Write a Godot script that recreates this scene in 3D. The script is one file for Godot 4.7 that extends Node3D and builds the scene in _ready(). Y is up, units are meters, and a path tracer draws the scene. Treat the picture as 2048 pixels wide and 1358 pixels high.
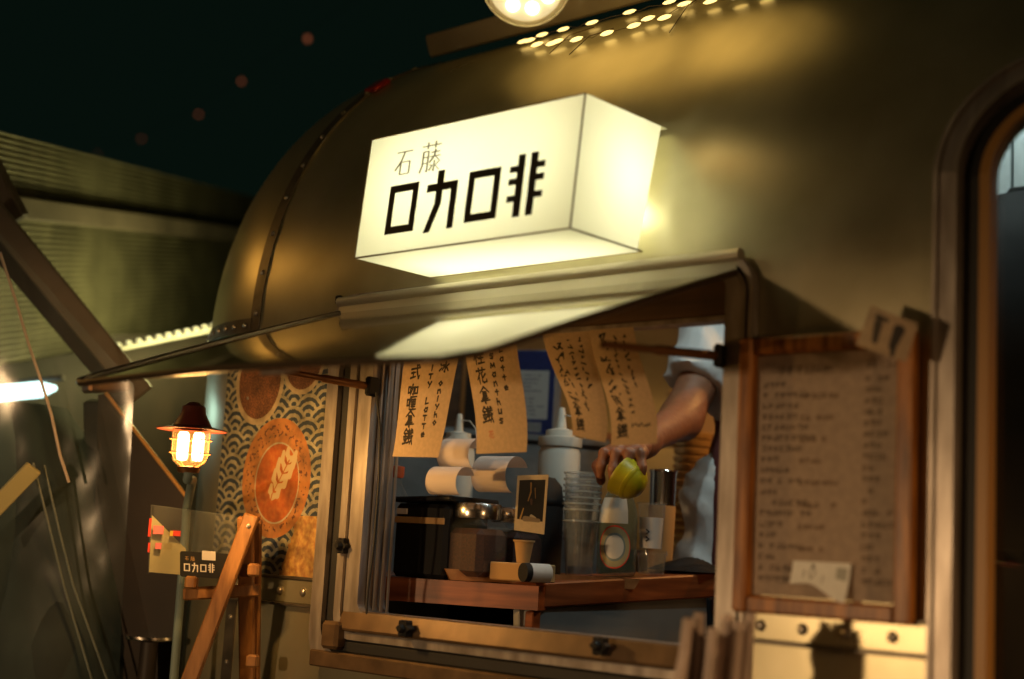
extends Node3D
# A small polished caravan coffee stand at night: lightbox sign, raised window hatch, barista and counter.

var M := {}
var used := {}
const Y0 := 1.922      # height where the side wall starts to curve into the roof
const RW := 0.765      # radius of that curve
const XS := -0.724     # seam between side wall and end cap
const ZC := -1.08      # middle plane of the caravan


class MB:
	var st := SurfaceTool.new()
	var grp := 1
	var own := false
	func _init() -> void:
		st.begin(Mesh.PRIMITIVE_TRIANGLES)
		st.set_smooth_group(-1)
	func flat() -> void:
		st.set_smooth_group(-1)
	func smooth() -> void:
		grp += 1
		st.set_smooth_group(grp)
	func vert(p: Vector3, uv: Vector2) -> void:
		st.set_uv(uv)
		st.add_vertex(p)
	func tri(a: Vector3, b: Vector3, c: Vector3, n: Vector3, ua := Vector2.ZERO, ub := Vector2.ZERO, uc := Vector2.ZERO) -> void:
		if (c - a).cross(b - a).dot(n) < 0.0:
			vert(a, ua); vert(c, uc); vert(b, ub)
		else:
			vert(a, ua); vert(b, ub); vert(c, uc)
	func tri_n(p: Array, n: Array) -> void:
		own = true
		var order := [0, 2, 1] if (p[2] - p[0]).cross(p[1] - p[0]).dot(n[0]) < 0.0 else [0, 1, 2]
		for k in order:
			st.set_normal(n[k])
			st.add_vertex(p[k])
	func quad(a: Vector3, b: Vector3, c: Vector3, d: Vector3, n: Vector3) -> void:
		tri(a, b, c, n, Vector2(0, 1), Vector2(1, 1), Vector2(1, 0))
		tri(a, c, d, n, Vector2(0, 1), Vector2(1, 0), Vector2(0, 0))
	func box(t: Transform3D, size: Vector3, bev := 0.0) -> void:
		flat()
		var h := size * 0.5
		var o := t.origin
		var b := minf(bev, minf(h.x, minf(h.y, h.z)) * 0.9)
		var pt := func(ax: int, sx: float, sy: float, sz: float) -> Vector3:
			var q := Vector3(sx * (h.x - (0.0 if ax == 0 else b)), sy * (h.y - (0.0 if ax == 1 else b)), sz * (h.z - (0.0 if ax == 2 else b)))
			return t * q
		for s: float in [-1.0, 1.0]:
			var f: Array = [pt.call(0, s, -1, -1), pt.call(0, s, 1, -1), pt.call(0, s, 1, 1), pt.call(0, s, -1, 1)]
			quad(f[0], f[1], f[2], f[3], f[0] + f[2] - 2 * o)
			f = [pt.call(1, -1, s, -1), pt.call(1, 1, s, -1), pt.call(1, 1, s, 1), pt.call(1, -1, s, 1)]
			quad(f[0], f[1], f[2], f[3], f[0] + f[2] - 2 * o)
			f = [pt.call(2, -1, -1, s), pt.call(2, 1, -1, s), pt.call(2, 1, 1, s), pt.call(2, -1, 1, s)]
			quad(f[0], f[1], f[2], f[3], f[0] + f[2] - 2 * o)
		if b <= 0.0:
			return
		for s: float in [-1.0, 1.0]:
			for q: float in [-1.0, 1.0]:
				var e: Array = [pt.call(0, s, q, -1), pt.call(0, s, q, 1), pt.call(1, s, q, 1), pt.call(1, s, q, -1)]
				quad(e[0], e[1], e[2], e[3], e[0] + e[2] - 2 * o)
				e = [pt.call(0, s, -1, q), pt.call(0, s, 1, q), pt.call(2, s, 1, q), pt.call(2, s, -1, q)]
				quad(e[0], e[1], e[2], e[3], e[0] + e[2] - 2 * o)
				e = [pt.call(1, -1, s, q), pt.call(1, 1, s, q), pt.call(2, 1, s, q), pt.call(2, -1, s, q)]
				quad(e[0], e[1], e[2], e[3], e[0] + e[2] - 2 * o)
				for r: float in [-1.0, 1.0]:
					var a: Vector3 = pt.call(0, s, q, r)
					tri(a, pt.call(1, s, q, r), pt.call(2, s, q, r), a - o)
	func bar(a: Vector3, b: Vector3, w: float, d: float, up := Vector3.UP, bev := 0.002) -> void:
		# a bar of width w (across) and depth d (along up) from a to b
		var x := (b - a).normalized()
		var y := (up - x * up.dot(x)).normalized()
		box(Transform3D(Basis(x, y, x.cross(y)), (a + b) * 0.5), Vector3(a.distance_to(b), d, w), bev)
	func lathe(t: Transform3D, prof: Array, n := 20) -> void:
		# prof: Vector2(radius, height), from the bottom of the outside upwards
		smooth()
		for j in prof.size() - 1:
			var p: Vector2 = prof[j]
			var q: Vector2 = prof[j + 1]
			var d := q - p
			if d.length() < 1e-6:
				continue
			if j > 0:
				var e: Vector2 = p - prof[j - 1]
				if e.length() > 1e-6 and absf(e.angle_to(d)) > 0.75:
					smooth()
			for i in n:
				var a0 := TAU * i / n
				var a1 := TAU * (i + 1) / n
				var c0 := Vector3(cos(a0), 0, sin(a0))
				var c1 := Vector3(cos(a1), 0, sin(a1))
				var nn := t.basis * ((c0 + c1) * d.y - Vector3.UP * d.x * 2.0)
				var A := t * (c0 * p.x + Vector3.UP * p.y)
				var B := t * (c1 * p.x + Vector3.UP * p.y)
				var C := t * (c1 * q.x + Vector3.UP * q.y)
				var D := t * (c0 * q.x + Vector3.UP * q.y)
				var u0 := float(i) / n
				var u1 := float(i + 1) / n
				var v0 := 1.0 - float(j) / (prof.size() - 1)
				var v1 := 1.0 - float(j + 1) / (prof.size() - 1)
				if p.x > 1e-6:
					tri(A, B, C, nn, Vector2(u0, v0), Vector2(u1, v0), Vector2(u1, v1))
				if q.x > 1e-6:
					tri(A, C, D, nn, Vector2(u0, v0), Vector2(u1, v1), Vector2(u0, v1))
		flat()
	func tube(pts: Array, rad, n := 8, caps := true) -> void:
		smooth()
		var rings: Array = []
		var side := Vector3.ZERO
		for k in pts.size():
			var d: Vector3 = (pts[mini(k + 1, pts.size() - 1)] - pts[maxi(k - 1, 0)]).normalized()
			if side == Vector3.ZERO:
				side = d.cross(Vector3.UP if absf(d.y) < 0.9 else Vector3.RIGHT).normalized()
			side = (side - d * side.dot(d)).normalized()
			var up := d.cross(side)
			var r: float = rad[k] if rad is Array else rad
			var ring := PackedVector3Array()
			for i in n:
				ring.append(pts[k] + (side * cos(TAU * i / n) + up * sin(TAU * i / n)) * r)
			rings.append(ring)
		for k in pts.size() - 1:
			for i in n:
				var j := (i + 1) % n
				var nn: Vector3 = rings[k][i] - pts[k] + rings[k][j] - pts[k]
				quad(rings[k][i], rings[k][j], rings[k + 1][j], rings[k + 1][i], nn)
		if caps:
			flat()
			for e in [[0, 1], [pts.size() - 1, pts.size() - 2]]:
				var c: Vector3 = pts[e[0]]
				for i in n:
					tri(c, rings[e[0]][i], rings[e[0]][(i + 1) % n], c - pts[e[1]])
		flat()
	func grid(fn: Callable, nu: int, nv: int, n := Vector3.ZERO) -> void:
		smooth()
		var P: Array = []
		for j in nv + 1:
			for i in nu + 1:
				P.append(fn.call(float(i) / nu, float(j) / nv))
		for j in nv:
			for i in nu:
				var a: Vector3 = P[j * (nu + 1) + i]
				var b: Vector3 = P[j * (nu + 1) + i + 1]
				var c: Vector3 = P[(j + 1) * (nu + 1) + i + 1]
				var d: Vector3 = P[(j + 1) * (nu + 1) + i]
				var u0 := float(i) / nu
				var u1 := float(i + 1) / nu
				var v0 := float(j) / nv
				var v1 := float(j + 1) / nv
				var m := n if n != Vector3.ZERO else (c - a).cross(b - a)
				tri(a, b, c, m, Vector2(u0, v0), Vector2(u1, v0), Vector2(u1, v1))
				m = n if n != Vector3.ZERO else (d - a).cross(c - a)
				tri(a, c, d, m, Vector2(u0, v0), Vector2(u1, v1), Vector2(u0, v1))
		flat()
	func extrude(poly: PackedVector2Array, t: Transform3D, depth: float) -> void:
		# poly in local x, y; the solid runs from z 0 to z depth
		flat()
		var idx := Geometry2D.triangulate_polygon(poly)
		var z := t.basis.z * signf(depth)
		for k in range(0, idx.size(), 3):
			var a := poly[idx[k]]
			var b := poly[idx[k + 1]]
			var c := poly[idx[k + 2]]
			tri(t * Vector3(a.x, a.y, 0), t * Vector3(b.x, b.y, 0), t * Vector3(c.x, c.y, 0), -z)
			tri(t * Vector3(a.x, a.y, depth), t * Vector3(b.x, b.y, depth), t * Vector3(c.x, c.y, depth), z)
		var cw := Geometry2D.is_polygon_clockwise(poly)
		for i in poly.size():
			var a := poly[i]
			var b := poly[(i + 1) % poly.size()]
			var nn := Vector3(b.y - a.y, a.x - b.x, 0) * (-1.0 if cw else 1.0)
			quad(t * Vector3(a.x, a.y, 0), t * Vector3(b.x, b.y, 0), t * Vector3(b.x, b.y, depth), t * Vector3(a.x, a.y, depth), t.basis * nn)
	func ring(outer: PackedVector2Array, inner: PackedVector2Array, z0: float, z1: float, bend = null) -> void:
		# frame between two outlines with the same number of points, from z0 (back) to z1 (front)
		var m := func(p: Vector2, z: float) -> Vector3:
			return bend.call(p.x, p.y, z) if bend != null else Vector3(p.x, p.y, z)
		for i in outer.size():
			var j := (i + 1) % outer.size()
			var o0 := outer[i]; var o1 := outer[j]; var i0 := inner[i]; var i1 := inner[j]
			var outw := (o0 + o1 - i0 - i1)
			var on := Vector3(outw.x, outw.y, 0)
			quad(m.call(o0, z1), m.call(o1, z1), m.call(i1, z1), m.call(i0, z1), Vector3(0, 0, 1))
			quad(m.call(o0, z0), m.call(o1, z0), m.call(o1, z1), m.call(o0, z1), on)
			quad(m.call(i0, z0), m.call(i1, z0), m.call(i1, z1), m.call(i0, z1), -on)
			quad(m.call(o0, z0), m.call(o1, z0), m.call(i1, z0), m.call(i0, z0), Vector3(0, 0, -1))
	func mesh() -> ArrayMesh:
		if not own:
			st.index()
			st.generate_normals()
		return st.commit()


# ---------- naming and placing ----------
func numbered(called: String) -> String:
	used[called] = used.get(called, -1) + 1
	return called if used[called] == 0 else "%s_%03d" % [called, used[called]]

func thing(called: String, label: String, category: String, at := Vector3.ZERO, group := "") -> Node3D:
	var o := Node3D.new()
	o.name = numbered(called)
	add_child(o)
	o.position = at
	tag(o, label, category, group)
	return o

func tag(o: Node, label: String, category: String, group := "") -> void:
	o.set_meta("label", label)
	o.set_meta("category", category)
	if group:
		o.set_meta("group", group)

func put(parent: Node3D, called: String, mesh: Mesh, m: Material, label := "", t := Transform3D()) -> MeshInstance3D:
	# a part whose mesh (moved by t) is given in world coordinates
	var o := MeshInstance3D.new()
	o.name = called
	o.mesh = mesh
	o.material_override = null
	for k in mesh.get_surface_count():
		o.set_surface_override_material(k, m)
	parent.add_child(o, true)
	o.transform = parent.global_transform.affine_inverse() * t
	if label:
		o.set_meta("label", label)
	return o

func part(parent: Node3D, called: String, mb: MB, m: Material, label := "") -> MeshInstance3D:
	return put(parent, called, mb.mesh(), m, label)

func solo(called: String, label: String, category: String, mb: MB, m: Material, group := "") -> MeshInstance3D:
	var o := part(self, numbered(called), mb, m)
	tag(o, label, category, group)
	return o

func structure(called: String, mb: MB, m: Material) -> MeshInstance3D:
	var o := part(self, called, mb, m)
	o.set_meta("kind", "structure")
	return o

func at(p: Vector3, ax := Vector3.RIGHT, ay := Vector3.UP) -> Transform3D:
	var x := ax.normalized()
	var y := (ay - x * ay.dot(x)).normalized()
	return Transform3D(Basis(x, y, x.cross(y)), p)

func stand(p: Vector3, up := Vector3.UP) -> Transform3D:
	# local y along up
	var y := up.normalized()
	var x := (Vector3.RIGHT - y * y.x).normalized()
	return Transform3D(Basis(x, y, x.cross(y)), p)

func rrect(x0: float, y0: float, x1: float, y1: float, r: float, n := 6) -> PackedVector2Array:
	var out := PackedVector2Array()
	for q in [[x1 - r, y1 - r, 0.0], [x0 + r, y1 - r, 0.5], [x0 + r, y0 + r, 1.0], [x1 - r, y0 + r, 1.5]]:
		for k in n + 1:
			var a: float = PI * (q[2] + 0.5 * k / n)
			out.append(Vector2(q[0] + r * cos(a), q[1] + r * sin(a)))
	return out

# ---------- materials ----------
func lin(r: float, g: float, b: float, a := 1.0) -> Color:
	return Color(Color(r, g, b).linear_to_srgb(), a)

func mat(called: String, c: Color, rough: float, metal := 0.0, spec := 0.5) -> StandardMaterial3D:
	var m := StandardMaterial3D.new()
	m.resource_name = called
	m.albedo_color = c
	m.roughness = rough
	m.metallic = metal
	m.metallic_specular = spec
	m.cull_mode = BaseMaterial3D.CULL_DISABLED
	M[called] = m
	return m

func noise(seed_: int, freq: float, octaves: int, lo: Color, hi: Color, size := 256, stretch := 1.0) -> NoiseTexture2D:
	var f := FastNoiseLite.new()
	f.seed = seed_
	f.frequency = freq
	f.fractal_octaves = octaves
	f.noise_type = FastNoiseLite.TYPE_SIMPLEX_SMOOTH
	var t := NoiseTexture2D.new()
	t.width = size
	t.height = int(size * stretch)
	t.seamless = true
	t.noise = f
	var g := Gradient.new()
	g.offsets = PackedFloat32Array([0.0, 1.0])
	g.colors = PackedColorArray([lo, hi])
	t.color_ramp = g
	return t

func grain(m: StandardMaterial3D, tex: Texture2D, scale: Vector3) -> void:
	m.albedo_texture = tex
	m.uv1_triplanar = true
	m.uv1_world_triplanar = true
	m.uv1_scale = scale

func relief(m: StandardMaterial3D, tex: Texture2D, cm: float) -> void:
	m.heightmap_enabled = true
	m.heightmap_texture = tex
	m.heightmap_scale = cm

func grey(v: float) -> Color:
	return Color(v, v, v)

func printed(called: String, im: Image, rough := 0.6) -> StandardMaterial3D:
	var m := mat(called, Color.WHITE, rough)
	m.albedo_texture = ImageTexture.create_from_image(im)
	m.texture_repeat = false
	return m

func glass(called: String, c: Color, alpha: float, rough := 0.02) -> StandardMaterial3D:
	var m := mat(called, Color(c, alpha), rough)
	m.transparency = BaseMaterial3D.TRANSPARENCY_ALPHA
	return m

func glow(called: String, c: Color, energy: float) -> StandardMaterial3D:
	var m := mat(called, Color(0.8, 0.8, 0.8), 0.4)
	m.emission_enabled = true
	m.emission = c
	m.emission_energy_multiplier = energy
	return m

func lamp(called: String, p: Vector3, c: Color, energy: float, size := 0.02) -> OmniLight3D:
	var l := OmniLight3D.new()
	l.name = called
	l.light_color = c
	l.light_energy = energy
	l.light_size = size
	l.omni_range = 12.0
	l.omni_attenuation = 2.0
	l.shadow_enabled = true
	l.position = p
	add_child(l, true)
	return l
func make_materials() -> void:
	var fine := noise(3, 0.02, 4, grey(0.72), grey(1.0))
	var blotch := noise(5, 0.006, 5, grey(0.55), grey(1.0))
	var m := mat("aluminium_skin", lin(0.58, 0.535, 0.37), 0.36, 0.74)
	grain(m, noise(11, 0.012, 5, Color(0.78, 0.77, 0.73), Color(1, 1, 1)), Vector3(0.9, 0.9, 0.9))
	m.roughness_texture = noise(12, 0.010, 5, grey(0.75), grey(1.0))
	m.roughness_texture_channel = BaseMaterial3D.TEXTURE_CHANNEL_GRAYSCALE
	m.roughness = 0.36
	relief(m, noise(13, 0.004, 2, grey(0.0), grey(1.0)), 0.13)
	m = mat("aluminium_trim", lin(0.52, 0.47, 0.43), 0.38, 0.55)
	grain(m, noise(15, 0.03, 4, Color(0.70, 0.68, 0.66), Color(1, 1, 1)), Vector3(4, 0.8, 4))
	m = mat("seam_strip_metal", lin(0.22, 0.19, 0.15), 0.42, 0.8)
	grain(m, fine, Vector3(3, 3, 3))
	mat("smooth_metal", lin(0.46, 0.42, 0.33), 0.34, 0.5)
	mat("dark_bronze", lin(0.10, 0.07, 0.045), 0.35, 0.6)
	m = mat("sill_bronze", lin(0.20, 0.125, 0.065), 0.42, 0.35)
	grain(m, fine, Vector3(3, 3, 3))
	mat("rivet_metal", lin(0.45, 0.41, 0.36), 0.3, 0.85)
	m = mat("black_rubber", lin(0.012, 0.012, 0.012), 0.6)
	mat("black_plastic", lin(0.013, 0.013, 0.014), 0.55, 0.0, 0.3)
	mat("matt_black", lin(0.01, 0.01, 0.01), 0.8)
	m = mat("interior_ply", lin(0.15, 0.080, 0.035), 0.55)
	grain(m, noise(21, 0.012, 4, Color(0.62, 0.55, 0.48), Color(1, 1, 1)), Vector3(0.8, 5.0, 0.8))
	m = mat("header_wood", lin(0.16, 0.085, 0.035), 0.5)
	grain(m, noise(22, 0.012, 4, Color(0.6, 0.55, 0.5), Color(1, 1, 1)), Vector3(0.8, 8.0, 8.0))
	m = mat("counter_wood", lin(0.42, 0.125, 0.035), 0.45)
	grain(m, noise(23, 0.015, 5, Color(0.55, 0.48, 0.42), Color(1, 1, 1)), Vector3(1.2, 9.0, 1.2))
	m = mat("tray_wood", lin(0.52, 0.24, 0.08), 0.4)
	grain(m, noise(24, 0.015, 4, Color(0.7, 0.64, 0.58), Color(1, 1, 1)), Vector3(1.5, 9.0, 9.0))
	m = mat("easel_wood", lin(0.55, 0.27, 0.09), 0.5)
	grain(m, noise(25, 0.02, 5, Color(0.42, 0.36, 0.30), Color(1, 1, 1)), Vector3(9.0, 1.2, 9.0))
	m = mat("frame_wood", lin(0.62, 0.255, 0.055), 0.4)
	grain(m, noise(26, 0.02, 5, Color(0.45, 0.38, 0.32), Color(1, 1, 1)), Vector3(9.0, 1.0, 9.0))
	m = mat("white_panel", lin(0.55, 0.55, 0.53), 0.5)
	grain(m, blotch, Vector3(1, 1, 1))
	m = mat("grey_steel", lin(0.32, 0.33, 0.33), 0.35, 0.5)
	grain(m, fine, Vector3(2, 2, 2))
	mat("bright_steel", lin(0.72, 0.69, 0.65), 0.20, 1.0)
	m = mat("dark_board", lin(0.035, 0.022, 0.014), 0.6)
	grain(m, blotch, Vector3(2, 2, 2))
	m = mat("ground_asphalt", lin(0.05, 0.05, 0.05), 0.85)
	grain(m, noise(31, 0.05, 4, grey(0.6), grey(1.0)), Vector3(0.7, 0.7, 0.7))
	# the lightbox: milky acrylic, lit from inside
	m = mat("milky_acrylic", lin(0.90, 0.89, 0.66), 0.35)
	m.backlight_enabled = true
	m.backlight = Color(1, 1, 1)
	mat("vinyl_black", lin(0.02, 0.018, 0.012), 0.5)
	mat("vinyl_thin", lin(0.16, 0.14, 0.08), 0.5)
	mat("acrylic_edge", lin(0.30, 0.22, 0.11), 0.4)
	glow("tube_white", Color(1.0, 0.97, 0.86), 3.0)
	glow("lantern_bulb", Color(1.0, 0.78, 0.48), 14.0)
	glow("led_bead", Color(1.0, 0.86, 0.58), 7.0)
	glow("led_tape_dot", Color(1.0, 0.95, 0.66), 1.1)
	glow("cool_tube", Color(0.82, 1.0, 0.97), 3.2)
	glow("cool_panel_lamp", Color(0.85, 1.0, 0.98), 2.0)
	glow("far_bulb", Color(1.0, 0.52, 0.33), 0.30)
	glow("warm_bulb", Color(1.0, 0.76, 0.45), 6.0)
	glow("lamp_lens", Color(1.0, 0.90, 0.66), 0.62)
	m = mat("frosted_lens", lin(0.85, 0.74, 0.5), 0.5)
	m.backlight_enabled = true
	m.backlight = Color(1, 0.95, 0.85)
	glow("fairy_led", Color(1.0, 0.84, 0.50), 2.2)
	mat("red_enamel", lin(0.075, 0.014, 0.009), 0.4)
	m = mat("red_reflector", lin(0.22, 0.015, 0.008), 0.25)
	mat("lantern_cage", lin(0.20, 0.09, 0.03), 0.4, 0.6)
	mat("blue_grey_paint", lin(0.20, 0.27, 0.26), 0.45)
	mat("green_tape", lin(0.03, 0.09, 0.025), 0.6)
	glass("clear_glass", Color(0.95, 1.0, 0.98), 0.02)
	glass("lantern_glass", Color(1.0, 0.90, 0.70), 0.008, 0.03)
	glass("green_glass", lin(0.13, 0.22, 0.17), 0.36)
	glass("clear_plastic", Color(0.96, 1.0, 0.98), 0.03, 0.05)
	m = glass("plastic_sheet", Color(0.70, 0.90, 0.92), 0.018, 0.15)
	m.uv1_triplanar = true
	m.uv1_world_triplanar = true
	m.metallic_specular = 0.36
	m.uv1_scale = Vector3(0.8, 0.35, 0.8)
	relief(m, noise(41, 0.012, 4, grey(0), grey(1)), 1.6)
	m = mat("hatch_glass", lin(0.24, 0.185, 0.10), 0.06, 0.70)
	m.uv1_triplanar = true
	m.uv1_world_triplanar = true
	m.uv1_scale = Vector3(0.6, 0.6, 0.6)
	relief(m, noise(42, 0.005, 2, grey(0), grey(1)), 0.35)
	m = glass("door_glass", lin(0.01, 0.012, 0.011), 0.35)
	glass("rim_plastic", Color(0.92, 0.96, 0.95), 0.30, 0.1)
	m = mat("jar_fill", lin(0.095, 0.022, 0.006), 0.7)
	grain(m, noise(43, 0.12, 3, grey(0.4), grey(1.0)), Vector3(6, 6, 6))
	mat("white_soft_plastic", lin(0.66, 0.66, 0.60), 0.45)
	mat("paper_white", lin(0.72, 0.69, 0.66), 0.8)
	m = mat("receipt_paper", lin(0.72, 0.62, 0.56), 0.8)
	m.backlight_enabled = true
	m.backlight = Color(0.3, 0.3, 0.3)
	mat("orange_cap", lin(0.45, 0.09, 0.03), 0.5)
	mat("yellow_plastic", lin(0.50, 0.42, 0.012), 0.35)
	mat("kraft_card", lin(0.50, 0.30, 0.12), 0.8)
	m = mat("kraft_sleeve", lin(0.56, 0.33, 0.13), 0.8)
	m = mat("skin", lin(0.33, 0.145, 0.075), 0.5)
	m.subsurf_scatter_enabled = true
	m.subsurf_scatter_strength = 0.15
	grain(m, noise(51, 0.05, 3, Color(0.85, 0.8, 0.78), Color(1, 1, 1)), Vector3(5, 5, 5))
	m = mat("white_cotton", lin(0.66, 0.68, 0.69), 0.9)
	m.rim_enabled = true
	m.rim = 0.3
	relief(m, noise(52, 0.03, 3, grey(0), grey(1)), 0.3)
	m.uv1_triplanar = true
	m.uv1_world_triplanar = true
	m.uv1_scale = Vector3(3, 1, 3)
	mat("red_apron", lin(0.10, 0.018, 0.016), 0.9)
	mat("dark_trousers", lin(0.02, 0.02, 0.024), 0.9)
	mat("dark_hair", lin(0.012, 0.009, 0.007), 0.6)
	m = mat("grey_canvas", lin(0.036, 0.052, 0.052), 0.8)
	grain(m, noise(53, 0.01, 5, grey(0.55), grey(1.0)), Vector3(1.2, 1.2, 1.2))
	mat("canvas_welt", lin(0.13, 0.16, 0.16), 0.35)
	m = mat("pink_canvas", lin(0.82, 0.68, 0.62), 0.85)
	grain(m, noise(54, 0.02, 4, grey(0.7), grey(1.0)), Vector3(4, 1, 4))
	m = mat("roof_sheet", lin(0.26, 0.25, 0.17), 0.45, 0.3)
	grain(m, noise(55, 0.02, 5, grey(0.5), grey(1.0)), Vector3(1.4, 1.4, 1.4))
	m = mat("grey_beam", lin(0.22, 0.185, 0.15), 0.55)
	grain(m, blotch, Vector3(1.5, 1.5, 1.5))
	mat("pale_plank", lin(0.42, 0.38, 0.20), 0.6)
	mat("tan_edge", lin(0.42, 0.22, 0.06), 0.45)
	mat("pale_cabinet", lin(0.62, 0.68, 0.68), 0.5)
	mat("neon_glint_pink", lin(0.80, 0.20, 0.20), 0.5)  # three colours for the holder's painted neon reflections; red also rings the bottle label
	mat("label_and_glint_red", lin(0.75, 0.05, 0.02), 0.5)
	mat("neon_glint_yellow", lin(0.75, 0.50, 0.04), 0.5)
	m = mat("stall_wall", lin(0.30, 0.22, 0.14), 0.8)
	grain(m, blotch, Vector3(0.6, 0.6, 0.6))

# ---------- writing ----------
const GLYPH := {
	"shi": [[.08, .12, .92, .12], [.5, .12, .36, .45, .06, .78], [.34, .5, .82, .5, .82, .95, .34, .95, .34, .5]],
	"teng": [[.06, .12, .94, .12], [.32, .0, .32, .22], [.68, .0, .68, .22], [.14, .3, .14, .75, .04, 1.0], [.14, .3, .38, .3, .38, 1.0, .31, .95], [.14, .5, .38, .5], [.14, .7, .38, .7], [.5, .36, .92, .36], [.46, .5, .96, .5], [.7, .26, .67, .5, .46, .7], [.72, .5, .96, .7], [.7, .64, .7, 1.0, .63, .95], [.48, .78, .62, .8, .48, .97], [.92, .7, .76, .82, .96, .98]],
	"style": [[.1, .32, .9, .26], [.15, .56, .5, .53], [.32, .53, .32, .84], [.1, .88, .55, .8], [.6, .08, .66, .5, .85, .92, .92, .75], [.75, .1, .84, .18]],
	"ga": [[.05, .35, .05, .7, .25, .7, .25, .35, .05, .35], [.3, .42, .6, .38, .56, .82, .48, .78], [.44, .2, .42, .5, .28, .84], [.7, .38, .7, .76, .94, .76, .94, .38, .7, .38]],
	"li": [[.05, .3, .05, .66, .25, .66, .25, .3, .05, .3], [.35, .15, .95, .12], [.38, .15, .3, .9], [.5, .3, .5, .6, .85, .6, .85, .3, .5, .3], [.5, .45, .85, .45], [.68, .3, .68, .9], [.5, .74, .86, .74], [.42, .93, .95, .9]],
	"na": [[.5, .0, .08, .34], [.5, .0, .92, .34], [.34, .3, .66, .3], [.35, .4, .35, .52, .65, .52, .65, .4, .35, .4], [.3, .63, .7, .59], [.22, .73, .78, .7], [.1, .84, .92, .81], [.5, .6, .5, .99, .42, .95]],
	"tie": [[.25, .02, .04, .26], [.25, .02, .43, .2], [.12, .31, .38, .3], [.07, .49, .43, .47], [.25, .3, .25, .9], [.1, .62, .16, .76], [.4, .6, .34, .76], [.03, .93, .45, .86], [.48, .15, .7, .14], [.59, .05, .59, .26], [.46, .28, .97, .25], [.52, .36, .52, .5, .68, .5, .68, .36, .52, .36], [.48, .6, .72, .6], [.6, .5, .6, .85], [.47, .87, .73, .8], [.8, .04, .82, .5, .97, .97], [.93, .45, .73, .94], [.88, .08, .95, .16]],
	"gui": [[.05, .32, .4, .29], [.23, .05, .23, .97], [.22, .34, .04, .68], [.25, .42, .4, .57], [.5, .2, .9, .19], [.7, .05, .7, .4], [.45, .42, .96, .4], [.5, .63, .9, .61], [.7, .48, .7, .9], [.42, .93, .98, .9]],
	"hua": [[.08, .19, .92, .15], [.32, .05, .32, .31], [.66, .03, .66, .29], [.38, .35, .1, .72], [.28, .52, .28, .99], [.87, .42, .55, .68], [.55, .32, .55, .85, .65, .93, .92, .88, .93, .74]],
	"ice": [[.1, .3, .22, .42], [.06, .82, .25, .6], [.62, .1, .62, .93, .54, .86], [.35, .38, .55, .36, .33, .78], [.92, .3, .7, .48, .97, .84]],
	"o": [[.5, .2, .2, .5, .5, .85, .8, .5, .5, .2]], "s": [[.8, .25, .4, .2, .25, .4, .75, .6, .65, .85, .2, .82]], "m": [[.1, .85, .2, .25, .5, .7, .8, .25, .9, .85]], "a": [[.75, .3, .4, .3, .2, .6, .4, .85, .75, .7], [.78, .25, .75, .85]],
	"n": [[.2, .85, .2, .25], [.2, .4, .6, .25, .8, .85]], "t": [[.5, .1, .5, .85], [.2, .35, .8, .33]], "h": [[.25, .05, .25, .9], [.25, .5, .6, .4, .78, .9]], "u": [[.2, .25, .25, .8, .7, .8, .78, .25], [.78, .25, .8, .88]],
	"l": [[.45, .05, .4, .9]], "e": [[.2, .55, .8, .5, .6, .25, .25, .4, .3, .82, .8, .78]], "i": [[.5, .1, .5, .9]], "y": [[.2, .15, .5, .5], [.85, .1, .45, .95]], "L": [[.3, .05, .25, .88, .85, .8]], "A": [[.1, .9, .5, .1, .88, .9], [.28, .62, .72, .6]],
	"T": [[.15, .2, .85, .16], [.5, .18, .48, .9]],
}

func stroke(im: Image, pts: Array, ox: float, oy: float, sx: float, sy: float, w: float, c: Color, slant := 0.0) -> void:
	var W := im.get_width()
	var H := im.get_height()
	for k in range(0, pts.size() - 2, 2):
		var a := Vector2(ox + pts[k] * sx - slant * pts[k + 1] * sy, oy + pts[k + 1] * sy)
		var b := Vector2(ox + pts[k + 2] * sx - slant * pts[k + 3] * sy, oy + pts[k + 3] * sy)
		var d := b - a
		var l2 := maxf(d.length_squared(), 0.001)
		for y in range(maxi(0, int(minf(a.y, b.y) - w - 1)), mini(H, int(maxf(a.y, b.y) + w + 2))):
			for x in range(maxi(0, int(minf(a.x, b.x) - w - 1)), mini(W, int(maxf(a.x, b.x) + w + 2))):
				var p := Vector2(x + 0.5, y + 0.5)
				var t := clampf((p - a).dot(d) / l2, 0, 1)
				var r := w * (1.0 - 0.35 * t)
				var cover := clampf(r + 0.5 - p.distance_to(a + d * t), 0, 1) * c.a
				if cover > 0.0:
					im.set_pixel(x, y, im.get_pixel(x, y).lerp(Color(c, 1), cover))

func glyph(im: Image, g: String, x: float, y: float, s: float, w: float, c: Color, slant := 0.0) -> void:
	for st in GLYPH[g]:
		stroke(im, st, x, y, s, s, w, c, slant)

func dashes(im: Image, rng: RandomNumberGenerator, x: float, y: float, w: float, h: float, c: Color) -> void:
	# one line of small print, too small to read
	var p := x
	var s := h * 1.45
	while p < x + w:
		if rng.randf() < 0.86:
			for k in 4:
				var a := Vector2(rng.randf(), rng.randf())
				if k % 2 == 0:
					stroke(im, [0.0, a.y, 1.0, a.y - 0.06], p, y - s * 0.25, s, s, 0.75, c)
				else:
					stroke(im, [a.x, 0.0, a.x - 0.1, 1.0], p, y - s * 0.25, s, s, 0.75, c)
		p += s * rng.randf_range(1.15, 1.4)

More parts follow.
